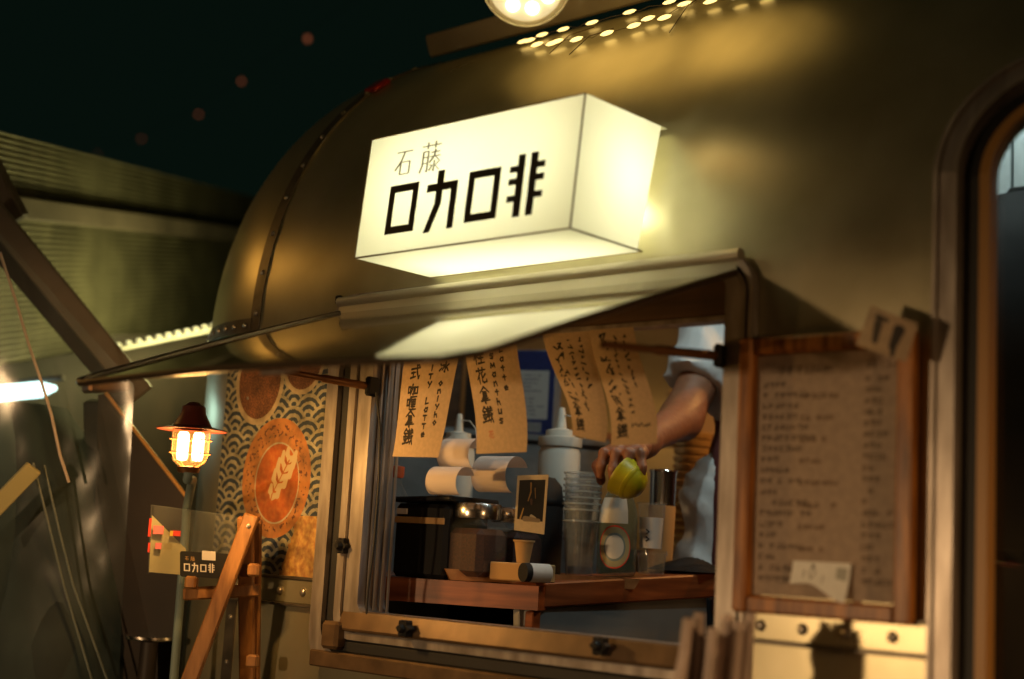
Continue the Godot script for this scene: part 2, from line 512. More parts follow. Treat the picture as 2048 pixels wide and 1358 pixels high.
func paper(w: int, h: int, c: Color, seed_: int, amount := 0.06) -> Image:
	var im := Image.create(w, h, false, Image.FORMAT_RGB8)
	var f := FastNoiseLite.new()
	f.seed = seed_
	f.frequency = 0.05
	f.fractal_octaves = 4
	for y in h:
		for x in w:
			var k := 1.0 + amount * f.get_noise_2d(x, y)
			im.set_pixel(x, y, Color(c.r * k, c.g * k, c.b * k))
	return im

func note_print(kind: int) -> Image:
	var im := paper(230, 480, lin(0.60, 0.435, 0.265), 60 + kind)
	var ink := lin(0.02, 0.015, 0.012)
	if kind == 0:
		var ys := [190.0, 245.0, 287.0, 338.0, 393.0]
		var gs := ["style", "ga", "li", "na", "tie"]
		for k in 5:
			glyph(im, gs[k], 40, ys[k], 50, 3.7, ink)
		var k2 := 0
		for ch in ["i", "T", "y", "", "L", "a", "T", "T", "e"]:
			if ch:
				glyph(im, ch, 126, 196 + k2 * 25.5, 21, 3.2, ink)
			k2 += 1
		glyph(im, "ice", 166, 186, 36, 3.2, ink)
		k2 = 0
		for ch in ["o", "n", "l", "y", "h", "o"]:
			glyph(im, ch, 172, 245 + k2 * 24.0, 19, 2.9, ink)
			k2 += 1
	elif kind == 1:
		var gs := ["gui", "hua", "na", "tie"]
		for k in 4:
			glyph(im, gs[k], 38, 148 + k * 62, 52, 3.6, ink)
		var k2 := 0
		for ch in ["o", "s", "m", "a", "n", "t", "h", "u", "s"]:
			glyph(im, ch, 112, 138 + k2 * 29.0, 22, 3.3, ink)
			k2 += 1
		k2 = 0
		for ch in ["L", "a", "t", "t", "e"]:
			glyph(im, ch, 154, 150 + k2 * 30.0, 21, 3.1, ink)
			k2 += 1
		for st in GLYPH["hua"]:
			stroke(im, st, 60, 408, 26, 26, 1.6, Color(lin(0.55, 0.12, 0.05), 0.7))
	else:
		var rng := RandomNumberGenerator.new()
		rng.seed = 900 + kind
		# heavy brush characters, read only as strokes, ending in the two that are clear
		for k in 5:
			for j in 6:
				var a := Vector2(rng.randf(), rng.randf())
				var b := a + Vector2(rng.randf_range(-.6, .6), rng.randf_range(-.3, .6))
				stroke(im, [a.x, a.y, clampf(b.x, 0, 1), clampf(b.y, 0, 1)], 32, 30 + k * 62, 54, 52, 4.4, ink)
		glyph(im, "na", 32, 332, 54, 4.0, ink)
		glyph(im, "tie", 32, 396, 56, 4.0, ink)
		for c in 2:
			for k in 13 - c * 4:
				var a := Vector2(rng.randf(), rng.randf())
				stroke(im, [a.x, a.y, rng.randf(), rng.randf(), rng.randf(), rng.randf()], 114 + c * 48, 40 + k * 25, 22, 20, 3.8, ink)
		if kind == 3:
			for k in 9:
				stroke(im, [rng.randf(), rng.randf(), rng.randf(), rng.randf(), rng.randf(), rng.randf()], 112 + k * 10, 398, 10, 15, 3.0, ink)
	return im

func poster_print() -> Image:
	var W := 340
	var H := 450
	var im := Image.create(W, H, false, Image.FORMAT_RGB8)
	var f := FastNoiseLite.new()
	f.seed = 77
	f.frequency = 0.06
	f.fractal_octaves = 3
	var navy := lin(0.018, 0.030, 0.050)
	var cream := lin(0.23, 0.215, 0.15)
	var wood := lin(0.25, 0.115, 0.036)
	var cup := Vector2(196, 268)
	var plate := Vector2(192, 258)
	for y in H:
		for x in W:
			var p := Vector2(x, y)
			var n := f.get_noise_2d(x, y)
			# overlapping wave scales
			var c := cream
			var best := 99.0
			for row in range(int(y / 23.0) - 1, int(y / 23.0) + 4):
				var off := 46.0 if row % 2 != 0 else 0.0
				var cx := roundf((x - off) / 92.0) * 92.0 + off
				var d := p.distance_to(Vector2(cx, row * 23.0))
				if d < 46.0:
					best = d
			c = navy if fmod(best + n * 2.0, 15.3) < 8.0 else cream
			c = c.lerp(lin(0.10, 0.07, 0.04), clampf(n * 0.5, 0, 0.4))
			# serving board in the corner
			if x + y * 0.42 > 412 + n * 10 and y > 330:
				c = wood.lerp(lin(0.40, 0.25, 0.07), clampf(0.5 + n, 0, 1))
			# bowls of beans at the top
			for b in [[Vector2(116, 62), 78.0, 90.0], [Vector2(250, 20), 66.0, 74.0]]:
				var q: Vector2 = (p - b[0]) / Vector2(b[1], b[2])
				if q.length() < 1.0:
					c = lin(0.30, 0.24, 0.15) if q.length() > 0.86 else lin(0.075, 0.030, 0.014).lerp(lin(0.16, 0.065, 0.028), clampf(0.5 + f.get_noise_2d(x * 3.0, y * 3.0) * 1.6, 0, 1))
			var pl := ((p - plate) / Vector2(106, 119)).length()
			if pl < 1.0:
				c = wood.lerp(lin(0.30, 0.12, 0.035), clampf(0.5 + n + (0.35 if pl > 0.93 else 0.0), 0, 1))
				if pl > 0.66 and pl < 0.90 and f.get_noise_2d(x * 1.3 + 400.0, y * 1.3) > 0.30:
					c = lin(0.09, 0.035, 0.018)
			var cu := ((p - cup) / Vector2(69, 81)).length()
			if cu < 1.0:
				c = lin(0.30, 0.27, 0.19) if cu > 0.955 else lin(0.26, 0.062, 0.011).lerp(lin(0.31, 0.10, 0.022), clampf(0.4 + n, 0, 1))
			var wear := clampf(1.0 + 0.32 * f.get_noise_2d(x * 0.3 + 90.0, y * 0.3), 0.6, 1.15)
			im.set_pixel(x, y, Color(c.r * wear, c.g * wear, c.b * wear))
	# the milk leaf
	var milk := lin(0.42, 0.33, 0.19)
	for k in 5:
		var t := k / 4.0
		var c := Vector2(cup.x + 34 - 44 * t, cup.y - 46 + 74 * t)
		var l := 12.0 + 22.0 * sin(t * 2.4 + 0.35)
		stroke(im, [0, 0, 0.75, -0.15, 1.0, -0.7], c.x, c.y, l, l, 7.5, milk)
		stroke(im, [0, 0, -0.35, -0.55, -0.25, -1.1], c.x, c.y, l, l, 7.0, milk)
	stroke(im, [0, 0, -0.5, 0.8, -0.55, 1.0], cup.x + 34, cup.y - 44, 90, 84, 1.6, lin(0.32, 0.09, 0.016))
	return im

func menu_print() -> Image:
	var im := paper(240, 380, lin(0.42, 0.33, 0.265), 71, 0.08)
	var rng := RandomNumberGenerator.new()
	rng.seed = 72
	var ink := lin(0.10, 0.070, 0.052)
	dashes(im, rng, 34, 22, 86, 9, ink)
	dashes(im, rng, 186, 20, 44, 9, ink)
	for k in 19:
		var y := 46.0 + k * 17.0
		dashes(im, rng, 12, y, rng.randf_range(30, 84), 5.5, ink)
		if k % 2 == 1:
			dashes(im, rng, 78, y + 3, rng.randf_range(20, 60), 5, lin(0.13, 0.08, 0.05))
		dashes(im, rng, 182, y - 4, rng.randf_range(16, 46), 5.5, ink)
	return im

func box_print() -> Image:
	var blue := lin(0.014, 0.026, 0.115)
	var im := paper(120, 260, blue, 73, 0.15)
	im.fill_rect(Rect2i(0, 62, 104, 150), lin(0.40, 0.41, 0.40))
	var rng := RandomNumberGenerator.new()
	rng.seed = 74
	for k in 11:
		if k != 5:
			dashes(im, rng, 16 + (k % 3) * 6, 76 + k * 12, 62 - (k % 4) * 8, 3, lin(0.16, 0.16, 0.18))
	im.fill_rect(Rect2i(18, 222, 70, 28), lin(0.42, 0.42, 0.40))
	for k in 22:
		im.fill_rect(Rect2i(21 + k * 3, 224, 1 + k % 2, 24), lin(0.06, 0.06, 0.07))
	return im

func instant_photo_print() -> Image:
	var im := paper(88, 142, lin(0.60, 0.49, 0.32), 75, 0.04)
	im.fill_rect(Rect2i(7, 12, 74, 100), lin(0.012, 0.010, 0.008))
	stroke(im, [.45, .08, .47, .3, .38, .52], 7, 12, 74, 100, 2.4, lin(0.40, 0.22, 0.06))
	stroke(im, [.62, .2, .66, .45], 7, 12, 74, 100, 1.6, lin(0.34, 0.2, 0.06))
	stroke(im, [.12, .98, .22, .72], 7, 12, 74, 100, 2.6, lin(0.42, 0.26, 0.08))
	stroke(im, [.55, .90, .70, .93], 7, 12, 74, 100, 5, lin(0.40, 0.36, 0.28))
	stroke(im, [.30, .97, .85, .98], 7, 12, 74, 100, 7, lin(0.24, 0.19, 0.13))
	stroke(im, [.5, .5, .52, .6], 7, 12, 74, 100, 4, lin(0.10, 0.05, 0.03))
	return im

func logo_bars() -> Array:
	# the big wordmark, as outlines in metres on the lightbox face (x right, y up)
	var out: Array = []
	for x0: float in [0.0685, 0.2545]:
		var w := 0.0695
		var y1 := 0.121
		var y0 := 0.034
		var k := 0.0132
		out.append([
			[[x0, y1 - k], [x0 + w, y1 - k], [x0 + w, y1], [x0, y1]],
			[[x0, y0], [x0 + w, y0], [x0 + w, y0 + k], [x0, y0 + k]],
			[[x0, y0 + k], [x0 + k, y0 + k], [x0 + k, y1 - k], [x0, y1 - k]],
			[[x0 + w - k, y0 + k], [x0 + w, y0 + k], [x0 + w, y1 - k], [x0 + w - k, y1 - k]]])
	out.insert(1, [
		[[0.159, 0.098], [0.230, 0.098], [0.230, 0.1115], [0.159, 0.1115]],
		[[0.181, 0.1115], [0.196, 0.1115], [0.196, 0.134], [0.181, 0.134]],
		[[0.1625, 0.027], [0.1765, 0.027], [0.196, 0.075], [0.196, 0.098], [0.181, 0.098], [0.181, 0.076]],
		[[0.216, 0.029], [0.230, 0.029], [0.230, 0.098], [0.216, 0.098]]])
	var fei: Array = []
	for x0: float in [0.3605, 0.387]:
		fei.append([[x0 - 0.001, 0.031], [x0 + 0.0135, 0.031], [x0 + 0.0135, 0.135], [x0 - 0.001, 0.135]])
	for y: float in [0.107, 0.086, 0.0575]:
		fei.append([[0.3435, y - 0.0005], [0.3595, y - 0.0005], [0.3595, y + 0.010], [0.3435, y + 0.010]])
		fei.append([[0.4005, y + 0.0015], [0.4165, y + 0.0015], [0.4165, y + 0.012], [0.4005, y + 0.012]])
	out.append(fei)
	return out
# ---------- the caravan ----------
func skin(x: float, s: float, off := 0.0) -> Vector3:
	# a point of the side: s is the height along the skin, off is outwards
	if s <= Y0:
		return Vector3(x, s, off)
	var t := minf((s - Y0) / RW, PI / 2)
	var over := maxf(0.0, s - Y0 - RW * PI / 2)
	return Vector3(x, Y0 + (RW + off) * sin(t), -RW + (RW + off) * cos(t) - over)

func skin_normal(s: float) -> Vector3:
	var t := clampf((s - Y0) / RW, 0.0, PI / 2)
	return Vector3(0, sin(t), cos(t))

func cap_point(phi: float, s: float, off := 0.0) -> Vector3:
	var p := skin(XS, s, off)
	var c := cos(phi)
	var y := p.y if p.y < Y0 else Y0 + (p.y - Y0) * c
	return Vector3(XS - (0.66 + off) * sin(phi), y, ZC + (p.z - ZC) * c)

func skin_panels(mb: MB, xs: Array, ss: Array, holes: Array, off: float) -> void:
	mb.smooth()
	for i in xs.size() - 1:
		for j in ss.size() - 1:
			var polys: Array = [PackedVector2Array([Vector2(xs[i], ss[j]), Vector2(xs[i + 1], ss[j]), Vector2(xs[i + 1], ss[j + 1]), Vector2(xs[i], ss[j + 1])])]
			for h in holes:
				var next: Array = []
				for p in polys:
					next.append_array(Geometry2D.clip_polygons(p, h))
				polys = next
			for p in polys:
				var idx := Geometry2D.triangulate_polygon(p)
				for k in range(0, idx.size(), 3):
					var a: Vector2 = p[idx[k]]
					var b: Vector2 = p[idx[k + 1]]
					var c: Vector2 = p[idx[k + 2]]
					mb.tri_n([skin(a.x, a.y, off), skin(b.x, b.y, off), skin(c.x, c.y, off)], [skin_normal(a.y), skin_normal(b.y), skin_normal(c.y)])
	mb.flat()

func rivet_mesh(r: float) -> Mesh:
	var mb := MB.new()
	mb.lathe(Transform3D(), [Vector2(r, 0), Vector2(r * 0.95, r * 0.28), Vector2(r * 0.62, r * 0.56), Vector2(0, r * 0.68)], 10)
	return mb.mesh()

func knob_mesh() -> Mesh:
	# five-lobed clamp knob, axis along y
	var mb := MB.new()
	var pts := PackedVector2Array()
	for k in 40:
		var a := TAU * k / 40
		var r := 0.0135 + 0.0025 * cos(a * 6.0)
		pts.append(Vector2(cos(a) * r, sin(a) * r))
	mb.extrude(pts, Transform3D(Basis(Vector3.RIGHT, Vector3.FORWARD, Vector3.UP), Vector3(0, 0.004, 0)), 0.015)
	mb.lathe(Transform3D(), [Vector2(0.008, 0), Vector2(0.008, 0.024), Vector2(0.005, 0.028), Vector2(0, 0.028)], 12)
	return mb.mesh()

func build_caravan() -> void:
	var cv := thing("caravan", "rounded aluminium caravan with rivets and an open serving window", "caravan", Vector3(0.6, 0, ZC))
	var win := rrect(-0.36, 1.335, 0.468, 1.925, 0.035)
	var door := rrect(0.792, 0.55, 1.45, 2.195, 0.15, 10)
	var xs := [XS, -0.36, 0.05, 0.60, 1.10, 2.3, 4.2]
	var ss := [0.45, 1.0, 1.62, Y0]
	for k in 14:
		ss.append(Y0 + RW * PI / 2 * (k + 1) / 14.0)
	var low := MB.new()
	skin_panels(low, xs, ss.slice(0, 9), [win, door], 0.0)
	part(cv, "side_wall", low, M.aluminium_skin)
	var top := MB.new()
	ss.append(ss[-1] + (-RW - ZC) * 2.0)
	skin_panels(top, [XS, 0.6, 2.3, 4.2], ss.slice(8), [], 0.0)
	part(cv, "roof", top, M.aluminium_skin)
	var cap := MB.new()
	cap.grid(func(u: float, v: float): return cap_point(u * PI / 2, lerpf(0.45, Y0 + RW * PI / 2 + 0.315, v)), 28, 60)
	cap.grid(func(u: float, v: float):
		var p := cap_point(u * PI / 2, lerpf(0.45, Y0 + RW * PI / 2 + 0.315, v))
		return Vector3(p.x, p.y, 2 * ZC - p.z), 14, 40)
	part(cv, "end_cap", cap, M.aluminium_skin)
	var far := MB.new()
	far.grid(func(u: float, v: float):
		var p := skin(lerpf(XS, 4.2, u), lerpf(0.45, Y0 + RW * PI / 2, v))
		return Vector3(p.x, p.y, 2 * ZC - p.z), 4, 24)
	part(cv, "rear_wall", far, M.aluminium_skin)
	# lining, floor and closing wall inside
	var lin_ := MB.new()
	skin_panels(lin_, xs, ss, [win, door], -0.05)
	part(cv, "lining", lin_, M.interior_ply)
	lin_ = MB.new()
	lin_.grid(func(u: float, v: float):
		var p := skin(lerpf(XS, 4.2, u), lerpf(0.45, Y0 + RW * PI / 2, v), -0.05)
		return Vector3(p.x, p.y, 2 * ZC - p.z), 4, 20)
	part(cv, "rear_lining", lin_, M.interior_ply)
	var fl := MB.new()
	fl.box(Transform3D(Basis(), Vector3(1.55, 0.52, ZC)), Vector3(5.6, 0.06, 2.1), 0.0)
	part(cv, "floor", fl, M.interior_ply)
	var endw := MB.new()
	endw.box(Transform3D(Basis(), Vector3(4.2, 1.55, ZC)), Vector3(0.05, 2.3, 2.16), 0.0)
	part(cv, "end_wall", endw, M.aluminium_skin)
	# seam strip with rivets
	var seam := MB.new()
	var s0 := 0.5
	var s1 := Y0 + RW * PI / 2 + 0.2
	seam.grid(func(u: float, v: float): return skin(lerpf(XS - 0.004, XS + 0.026, u), lerpf(s0, s1, v), 0.003), 1, 60, Vector3(0, 0.5, 1))
	seam.grid(func(u: float, v: float): return skin(XS + 0.026, lerpf(s0, s1, v), 0.003 * u), 1, 60, Vector3(1, 0, 0))
	part(cv, "seam_strip", seam, M.seam_strip_metal)
	var rv := rivet_mesh(0.0058)
	var s := 1.16
	while s < s1 - 0.05:
		put(cv, "rivet", rv, M.rivet_metal, "", stand(skin(XS + 0.012, s, 0.003), skin_normal(s)))
		s += 0.088
	# upper belt on the end cap
	var belt := MB.new()
	belt.grid(func(u: float, v: float): return cap_point(u * PI / 2, lerpf(1.915, 1.943, v), 0.004), 20, 2)
	belt.grid(func(u: float, v: float): return cap_point(u * PI / 2, 1.943 + 0.0 * v, 0.004 * v), 20, 1)
	belt.grid(func(u: float, v: float): return cap_point(u * PI / 2, 1.915 + 0.0 * v, 0.004 * v), 20, 1)
	part(cv, "cap_belt", belt, M.seam_strip_metal)
	for k in 9:
		var ph := 0.03 + k * 0.062
		var p := cap_point(ph, 1.929, 0.004)
		put(cv, "rivet", rv, M.rivet_metal, "", stand(p, Vector3(-sin(ph), 0, cos(ph))))
	var tape := MB.new()
	tape.grid(func(u: float, v: float): return cap_point(0.03 + u * 0.42, lerpf(1.893, 1.912, v), 0.0025), 8, 1)
	part(cv, "green_tape", tape, M.green_tape, "strip of dark green tape under the rivet belt")
	# lower belts with rivets, either side of the window
	for b in [[XS, -0.456, 1.376, 1.421], [0.486, 0.770, 1.393, 1.432]]:
		var bl := MB.new()
		bl.box(Transform3D(Basis(), Vector3((b[0] + b[1]) / 2, (b[2] + b[3]) / 2, 0.004)), Vector3(b[1] - b[0], b[3] - b[2], 0.008), 0.0015)
		part(cv, "belt_strip", bl, M.aluminium_skin)
		for e in [b[2] - 0.003, b[3] + 0.003]:
			var ln := MB.new()
			ln.box(Transform3D(Basis(), Vector3((b[0] + b[1]) / 2, e, 0.006)), Vector3(b[1] - b[0], 0.006, 0.012), 0.001)
			part(cv, "belt_edge", ln, M.seam_strip_metal)
		var x: float = b[0] + 0.03
		while x < b[1] - 0.01:
			put(cv, "rivet", rivet_mesh(0.0085), M.rivet_metal, "", stand(Vector3(x, (b[2] + b[3]) / 2, 0.008), Vector3.BACK))
			x += 0.068
	# red marker lamp on the roof shoulder, and a dark clip on the wall
	var red := MB.new()
	var rt := at(skin(XS + 0.02, 2.60, 0.004), Vector3.RIGHT, skin_normal(2.60))
	red.box(rt, Vector3(0.04, 0.014, 0.06), 0.005)
	part(cv, "marker_lamp", red, M.red_reflector, "small red marker lamp on the roof shoulder")
	var clip := MB.new()
	clip.box(Transform3D(Basis(), Vector3(-0.4518, 1.9600, 0.0060)), Vector3(0.014, 0.018, 0.012), 0.003)
	part(cv, "wall_clip", clip, M.black_plastic)
	# serving window frame
	var fr := MB.new()
	fr.ring(rrect(-0.452, 1.268, 0.492, 1.965, 0.06), rrect(-0.420, 1.296, 0.486, 1.950, 0.05), 0.001, 0.020)
	part(cv, "window_trim", fr, M.aluminium_trim)
	var gk := MB.new()
	gk.ring(rrect(-0.420, 1.296, 0.486, 1.950, 0.05), rrect(-0.392, 1.322, 0.478, 1.945, 0.045), 0.001, 0.007)
	part(cv, "window_gasket", gk, M.black_rubber)
	var inn := MB.new()
	inn.ring(rrect(-0.392, 1.322, 0.478, 1.945, 0.045), rrect(-0.374, 1.335, 0.474, 1.940, 0.04), 0.001, 0.016)
	inn.ring(rrect(-0.374, 1.335, 0.474, 1.940, 0.04), rrect(-0.368, 1.340, 0.472, 1.938, 0.04), 0.001, 0.009)
	inn.ring(rrect(-0.368, 1.340, 0.472, 1.938, 0.04), rrect(-0.332, 1.372, 0.440, 1.930, 0.02), -0.055, 0.013)
	part(cv, "window_frame", inn, M.aluminium_trim)
	var jb := MB.new()
	for k in 4:
		jb.box(Transform3D(Basis(), Vector3(-0.328 + 0.003 * k, 1.645, -0.008 - 0.014 * k)), Vector3(0.004, 0.56, 0.006), 0.001)
	part(cv, "window_track", jb, M.aluminium_trim)
	var hd := MB.new()
	hd.box(Transform3D(Basis(), Vector3(0.055, 1.905, -0.03)), Vector3(0.77, 0.066, 0.05), 0.004)
	part(cv, "window_header", hd, M.header_wood)
	var hd2 := MB.new()
	hd2.box(Transform3D(Basis(), Vector3(0.055, 1.868, -0.022)), Vector3(0.77, 0.008, 0.034), 0.001)
	part(cv, "header_lip", hd2, M.aluminium_trim)
	for p in [Vector3(-0.1840, 1.3545, 0.0200), Vector3(0.2460, 1.3611, 0.0200), Vector3(-0.3756, 1.4901, 0.0070)]:
		put(cv, "clamp_knob", knob_mesh(), M.black_plastic, "", stand(p, Vector3.BACK))
	# weathered brown rails along the sill
	for q in [[1.3555, 0.038, 0.0165, -0.372, 0.470], [1.283, 0.030, 0.024, -0.440, 0.484], [1.309, 0.022, 0.011, -0.425, 0.480]]:
		var sr := MB.new()
		sr.box(at(Vector3((q[3] + q[4]) / 2, q[0], q[2] - 0.004), Vector3.RIGHT, Vector3(0, 0.94, -0.34) if q[1] > 0.035 else Vector3.UP), Vector3(q[4] - q[3], q[1], 0.012), 0.003)
		part(cv, "sill_rail", sr, M.black_rubber if q[1] < 0.025 else M.sill_bronze)
	var foot := MB.new()
	foot.box(Transform3D(Basis(), Vector3(-0.3806, 1.3277, 0.0200)), Vector3(0.045, 0.05, 0.03), 0.006)
	part(cv, "corner_bracket", foot, M.sill_bronze)
	# the raised hatch: curved tinted pane in a thin metal rim, hinged at the top
	var hb := MB.new()
	hb.tube([Vector3(-0.436, 1.952, 0.018), Vector3(-0.1, 1.956, 0.018), Vector3(0.468, 1.958, 0.018)], 0.010, 12)
	part(cv, "hinge_tube", hb, M.smooth_metal)
	var hl := MB.new()
	hl.quad(Vector3(-0.432, 1.928, 0.0235), Vector3(0.464, 1.928, 0.0235), Vector3(0.464, 1.954, 0.0195), Vector3(-0.432, 1.954, 0.0195), Vector3.BACK)
	part(cv, "hinge_leaf", hl, M.smooth_metal)
	var pane := func(u: float, v: float, up: float) -> Vector3:
		var r := 0.05
		var L := 0.62
		var d := v * L
		var inset := 0.0
		if d > L - r:
			inset = r - sqrt(maxf(0.0, r * r - (d - L + r) * (d - L + r)))
		var x := lerpf(-0.430 + inset, 0.462 - inset, u)
		var bulge := 0.003 * sin(PI * v) + 0.008 * sin(PI * u) * v
		return Vector3(x, lerpf(1.930, 1.722, v) + bulge * 0.93 + up * 0.93, lerpf(0.022, 0.590, v) + bulge * 0.37 + up * 0.37)
	var ht := MB.new()
	ht.grid(func(u: float, v: float): return pane.call(u, v, 0.0), 24, 24, Vector3.UP)
	var hatch := part(cv, "hatch", ht, M.hatch_glass, "raised window hatch of glossy bronze metal mirroring the sign")
	var edge: Array = []
	for k in 25:
		edge.append(pane.call(0.0, k / 24.0, 0.0))
	for k in 17:
		edge.append(pane.call((k + 1) / 18.0, 1.0, 0.0))
	for k in 25:
		edge.append(pane.call(1.0, 1.0 - k / 24.0, 0.0))
	var rim := MB.new()
	rim.tube(edge, 0.0055, 8)
	part(hatch, "hatch_rim", rim, M.dark_bronze)
	var lat := MB.new()
	lat.box(at(pane.call(0.55, 0.93, -0.012), Vector3.RIGHT, Vector3(0, 0.93, 0.37)), Vector3(0.06, 0.014, 0.03), 0.003)
	part(hatch, "hatch_catch", lat, M.aluminium_trim)
	for q in [[Vector3(0.4318, 1.8055, -0.0000), Vector3(0.4250, 1.7841, 0.2876)], [Vector3(-0.3328, 1.7852, 0.0040), Vector3(-0.3600, 1.7911, 0.1989)]]:
		var sy := MB.new()
		var a: Vector3 = q[0] + Vector3(0, 0, 0.02)
		var b: Vector3 = q[1]
		sy.tube([a, a.lerp(b, 0.55), a.lerp(b, 0.56), b], [0.0075, 0.0075, 0.0055, 0.0055], 10)
		var so := part(cv, "hatch_stay", sy, M.lantern_cage)
		var br := MB.new()
		br.box(Transform3D(Basis(), q[0] + Vector3(0.004, 0.0, 0.012)), Vector3(0.014, 0.036, 0.03), 0.004)
		part(so, "stay_bracket", br, M.black_plastic)
	var cord := MB.new()
	cord.tube([Vector3(-0.3152, 1.7736, 0.0180), Vector3(-0.3005, 1.7132, 0.0160), Vector3(-0.2952, 1.6125, 0.0140), Vector3(-0.2977, 1.4948, 0.0130), Vector3(-0.3054, 1.4137, 0.0130), Vector3(-0.3050, 1.3709, 0.0130)], 0.0022, 6)
	part(cv, "pull_cord", cord, M.black_rubber)
	# roof rail (awning case)
	var rail := MB.new()
	rail.box(at(Vector3(0.85, 2.645, -0.405), Vector3.RIGHT, Vector3(0, 0.9, 0.42)), Vector3(3.02, 0.052, 0.05), 0.004)
	part(cv, "roof_rail", rail, M.grey_beam)
	# door, right of the menu
	var bend := func(x: float, y: float, z: float) -> Vector3:
		return skin(x, y, z)
	var d1 := MB.new()
	d1.ring(rrect(0.768, 0.53, 1.474, 2.219, 0.172, 12), rrect(0.774, 0.536, 1.468, 2.213, 0.167, 12), 0.0, 0.016, bend)
	d1.ring(rrect(0.774, 0.536, 1.468, 2.213, 0.167, 12), rrect(0.800, 0.56, 1.442, 2.187, 0.143, 12), -0.03, 0.010, bend)
	part(cv, "door_frame", d1, M.aluminium_trim)
	var d2 := MB.new()
	d2.ring(rrect(0.800, 0.56, 1.442, 2.187, 0.143, 12), rrect(0.826, 0.585, 1.416, 2.161, 0.118, 12), -0.03, -0.012, bend)
	part(cv, "door_gasket", d2, M.black_rubber)
	var d3 := MB.new()
	d3.ring(rrect(0.826, 0.585, 1.416, 2.161, 0.118, 12), rrect(0.841, 0.60, 1.401, 2.146, 0.103, 12), -0.03, -0.004, bend)
	var leaf := part(cv, "door", d3, M.tan_edge)
	var d4 := MB.new()
	d4.extrude(rrect(0.84, 0.60, 1.402, 2.147, 0.103, 10), Transform3D(Basis(), Vector3(0, 0, -0.036)), -0.004)
	part(leaf, "door_glass", d4, M.door_glass)

# ---------- signs, lamps and things on the caravan ----------
func build_lightbox() -> void:
	var o := Vector3(-0.203, 1.983, 0.193)
	var sg := thing("lightbox_sign", "glowing white box sign with black lettering above the serving window", "sign", o)
	var lean := Basis(Vector3.RIGHT, Vector3(0, 0.9957, -0.0925), Vector3(0, 0.0925, 0.9957))
	var face := Transform3D(lean, o)
	var w := 0.481
	var h := 0.218
	var fb := o
	var ft := face * Vector3(0, h, 0)
	var f := MB.new()
	f.quad(fb, fb + Vector3(w, 0, 0), ft + Vector3(w, 0, 0), ft, Vector3.BACK)
	part(sg, "front_panel", f, M.milky_acrylic)
	# the side panels are cut to the curve of the wall; the right one stands off it a little
	for sx: float in [0.0, 1.0]:
		var sd := MB.new()
		var pts: Array = []
		for k in 13:
			var t := k / 12.0
			var y := lerpf(o.y, ft.y, t)
			var wall := skin(0.0, Y0 + RW * asin(clampf((y - Y0) / RW, 0, 1)), 0.0).z
			pts.append([Vector3(o.x + w * sx, y, lerpf(fb.z, ft.z, t)), Vector3(o.x + w * sx, y, lerpf(-0.0025, -0.0525, t) + 0.026 if sx > 0.5 else wall + 0.002)])
		for k in 12:
			sd.quad(pts[k][0], pts[k][1], pts[k + 1][1], pts[k + 1][0], Vector3(sx - 0.5, 0, 0))
		part(sg, "side_panel", sd, M.milky_acrylic)
	var bt := MB.new()
	bt.quad(fb, fb + Vector3(w, 0, 0), Vector3(o.x + w, o.y, 0.010), Vector3(o.x, o.y, 0.006), Vector3.DOWN)
	part(sg, "bottom_panel", bt, M.milky_acrylic)
	var tp := MB.new()
	tp.quad(ft, ft + Vector3(w, 0, 0), Vector3(o.x + w, ft.y, -0.045), Vector3(o.x, ft.y, -0.045), Vector3.UP)
	part(sg, "top_panel", tp, M.milky_acrylic)
	for e in [[fb, fb + Vector3(w, 0, 0)], [fb + Vector3(w, 0, 0), ft + Vector3(w, 0, 0)], [fb, ft], [ft, ft + Vector3(w, 0, 0)], [fb + Vector3(w, 0, 0), Vector3(o.x + w, o.y, 0.010)], [Vector3(o.x, o.y, 0.006), Vector3(o.x + w, o.y, 0.010)]]:
		var ed := MB.new()
		ed.tube([e[0], e[1]], 0.0016, 6)
		part(sg, "panel_edge", ed, M.acrylic_edge)
	var ink := face.translated_local(Vector3(0, 0, 0.0006))
	for ch in logo_bars():
		var c := MB.new()
		for q in ch:
			var poly := PackedVector2Array()
			for p in q:
				poly.append(Vector2(p[0], p[1]))
			c.extrude(poly, ink, 0.0008)
		part(sg, "character", c, M.vinyl_black)
	for g in [["shi", 0.070, 0.187, 0.045, 0.049], ["teng", 0.132, 0.189, 0.050, 0.053]]:
		var c := MB.new()
		for st in GLYPH[g[0]]:
			for k in range(0, st.size() - 2, 2):
				var a := Vector2(g[1] + st[k] * g[3], g[2] - st[k + 1] * g[4])
				var b := Vector2(g[1] + st[k + 2] * g[3], g[2] - st[k + 3] * g[4])
				var n := (b - a).orthogonal().normalized() * (0.0008 if absf(b.y - a.y) < absf(b.x - a.x) else 0.0015)
				c.extrude(PackedVector2Array([a - n, b - n, b + n, a + n]), ink, 0.0008)
		part(sg, "small_character", c, M.vinyl_thin)
	var tb := MB.new()
	tb.tube([Vector3(-0.155, 2.10, 0.045), Vector3(0.225, 2.10, 0.045)], 0.008, 12)
	part(sg, "light_tube", tb, M.tube_white)
	for q in [[-0.11, 0.025], [0.03, 0.024], [0.180, 0.019]]:
		lamp("sign_tube_light", Vector3(q[0], 2.10, 0.045), Color(1.0, 0.985, 0.80), q[1], 0.008)

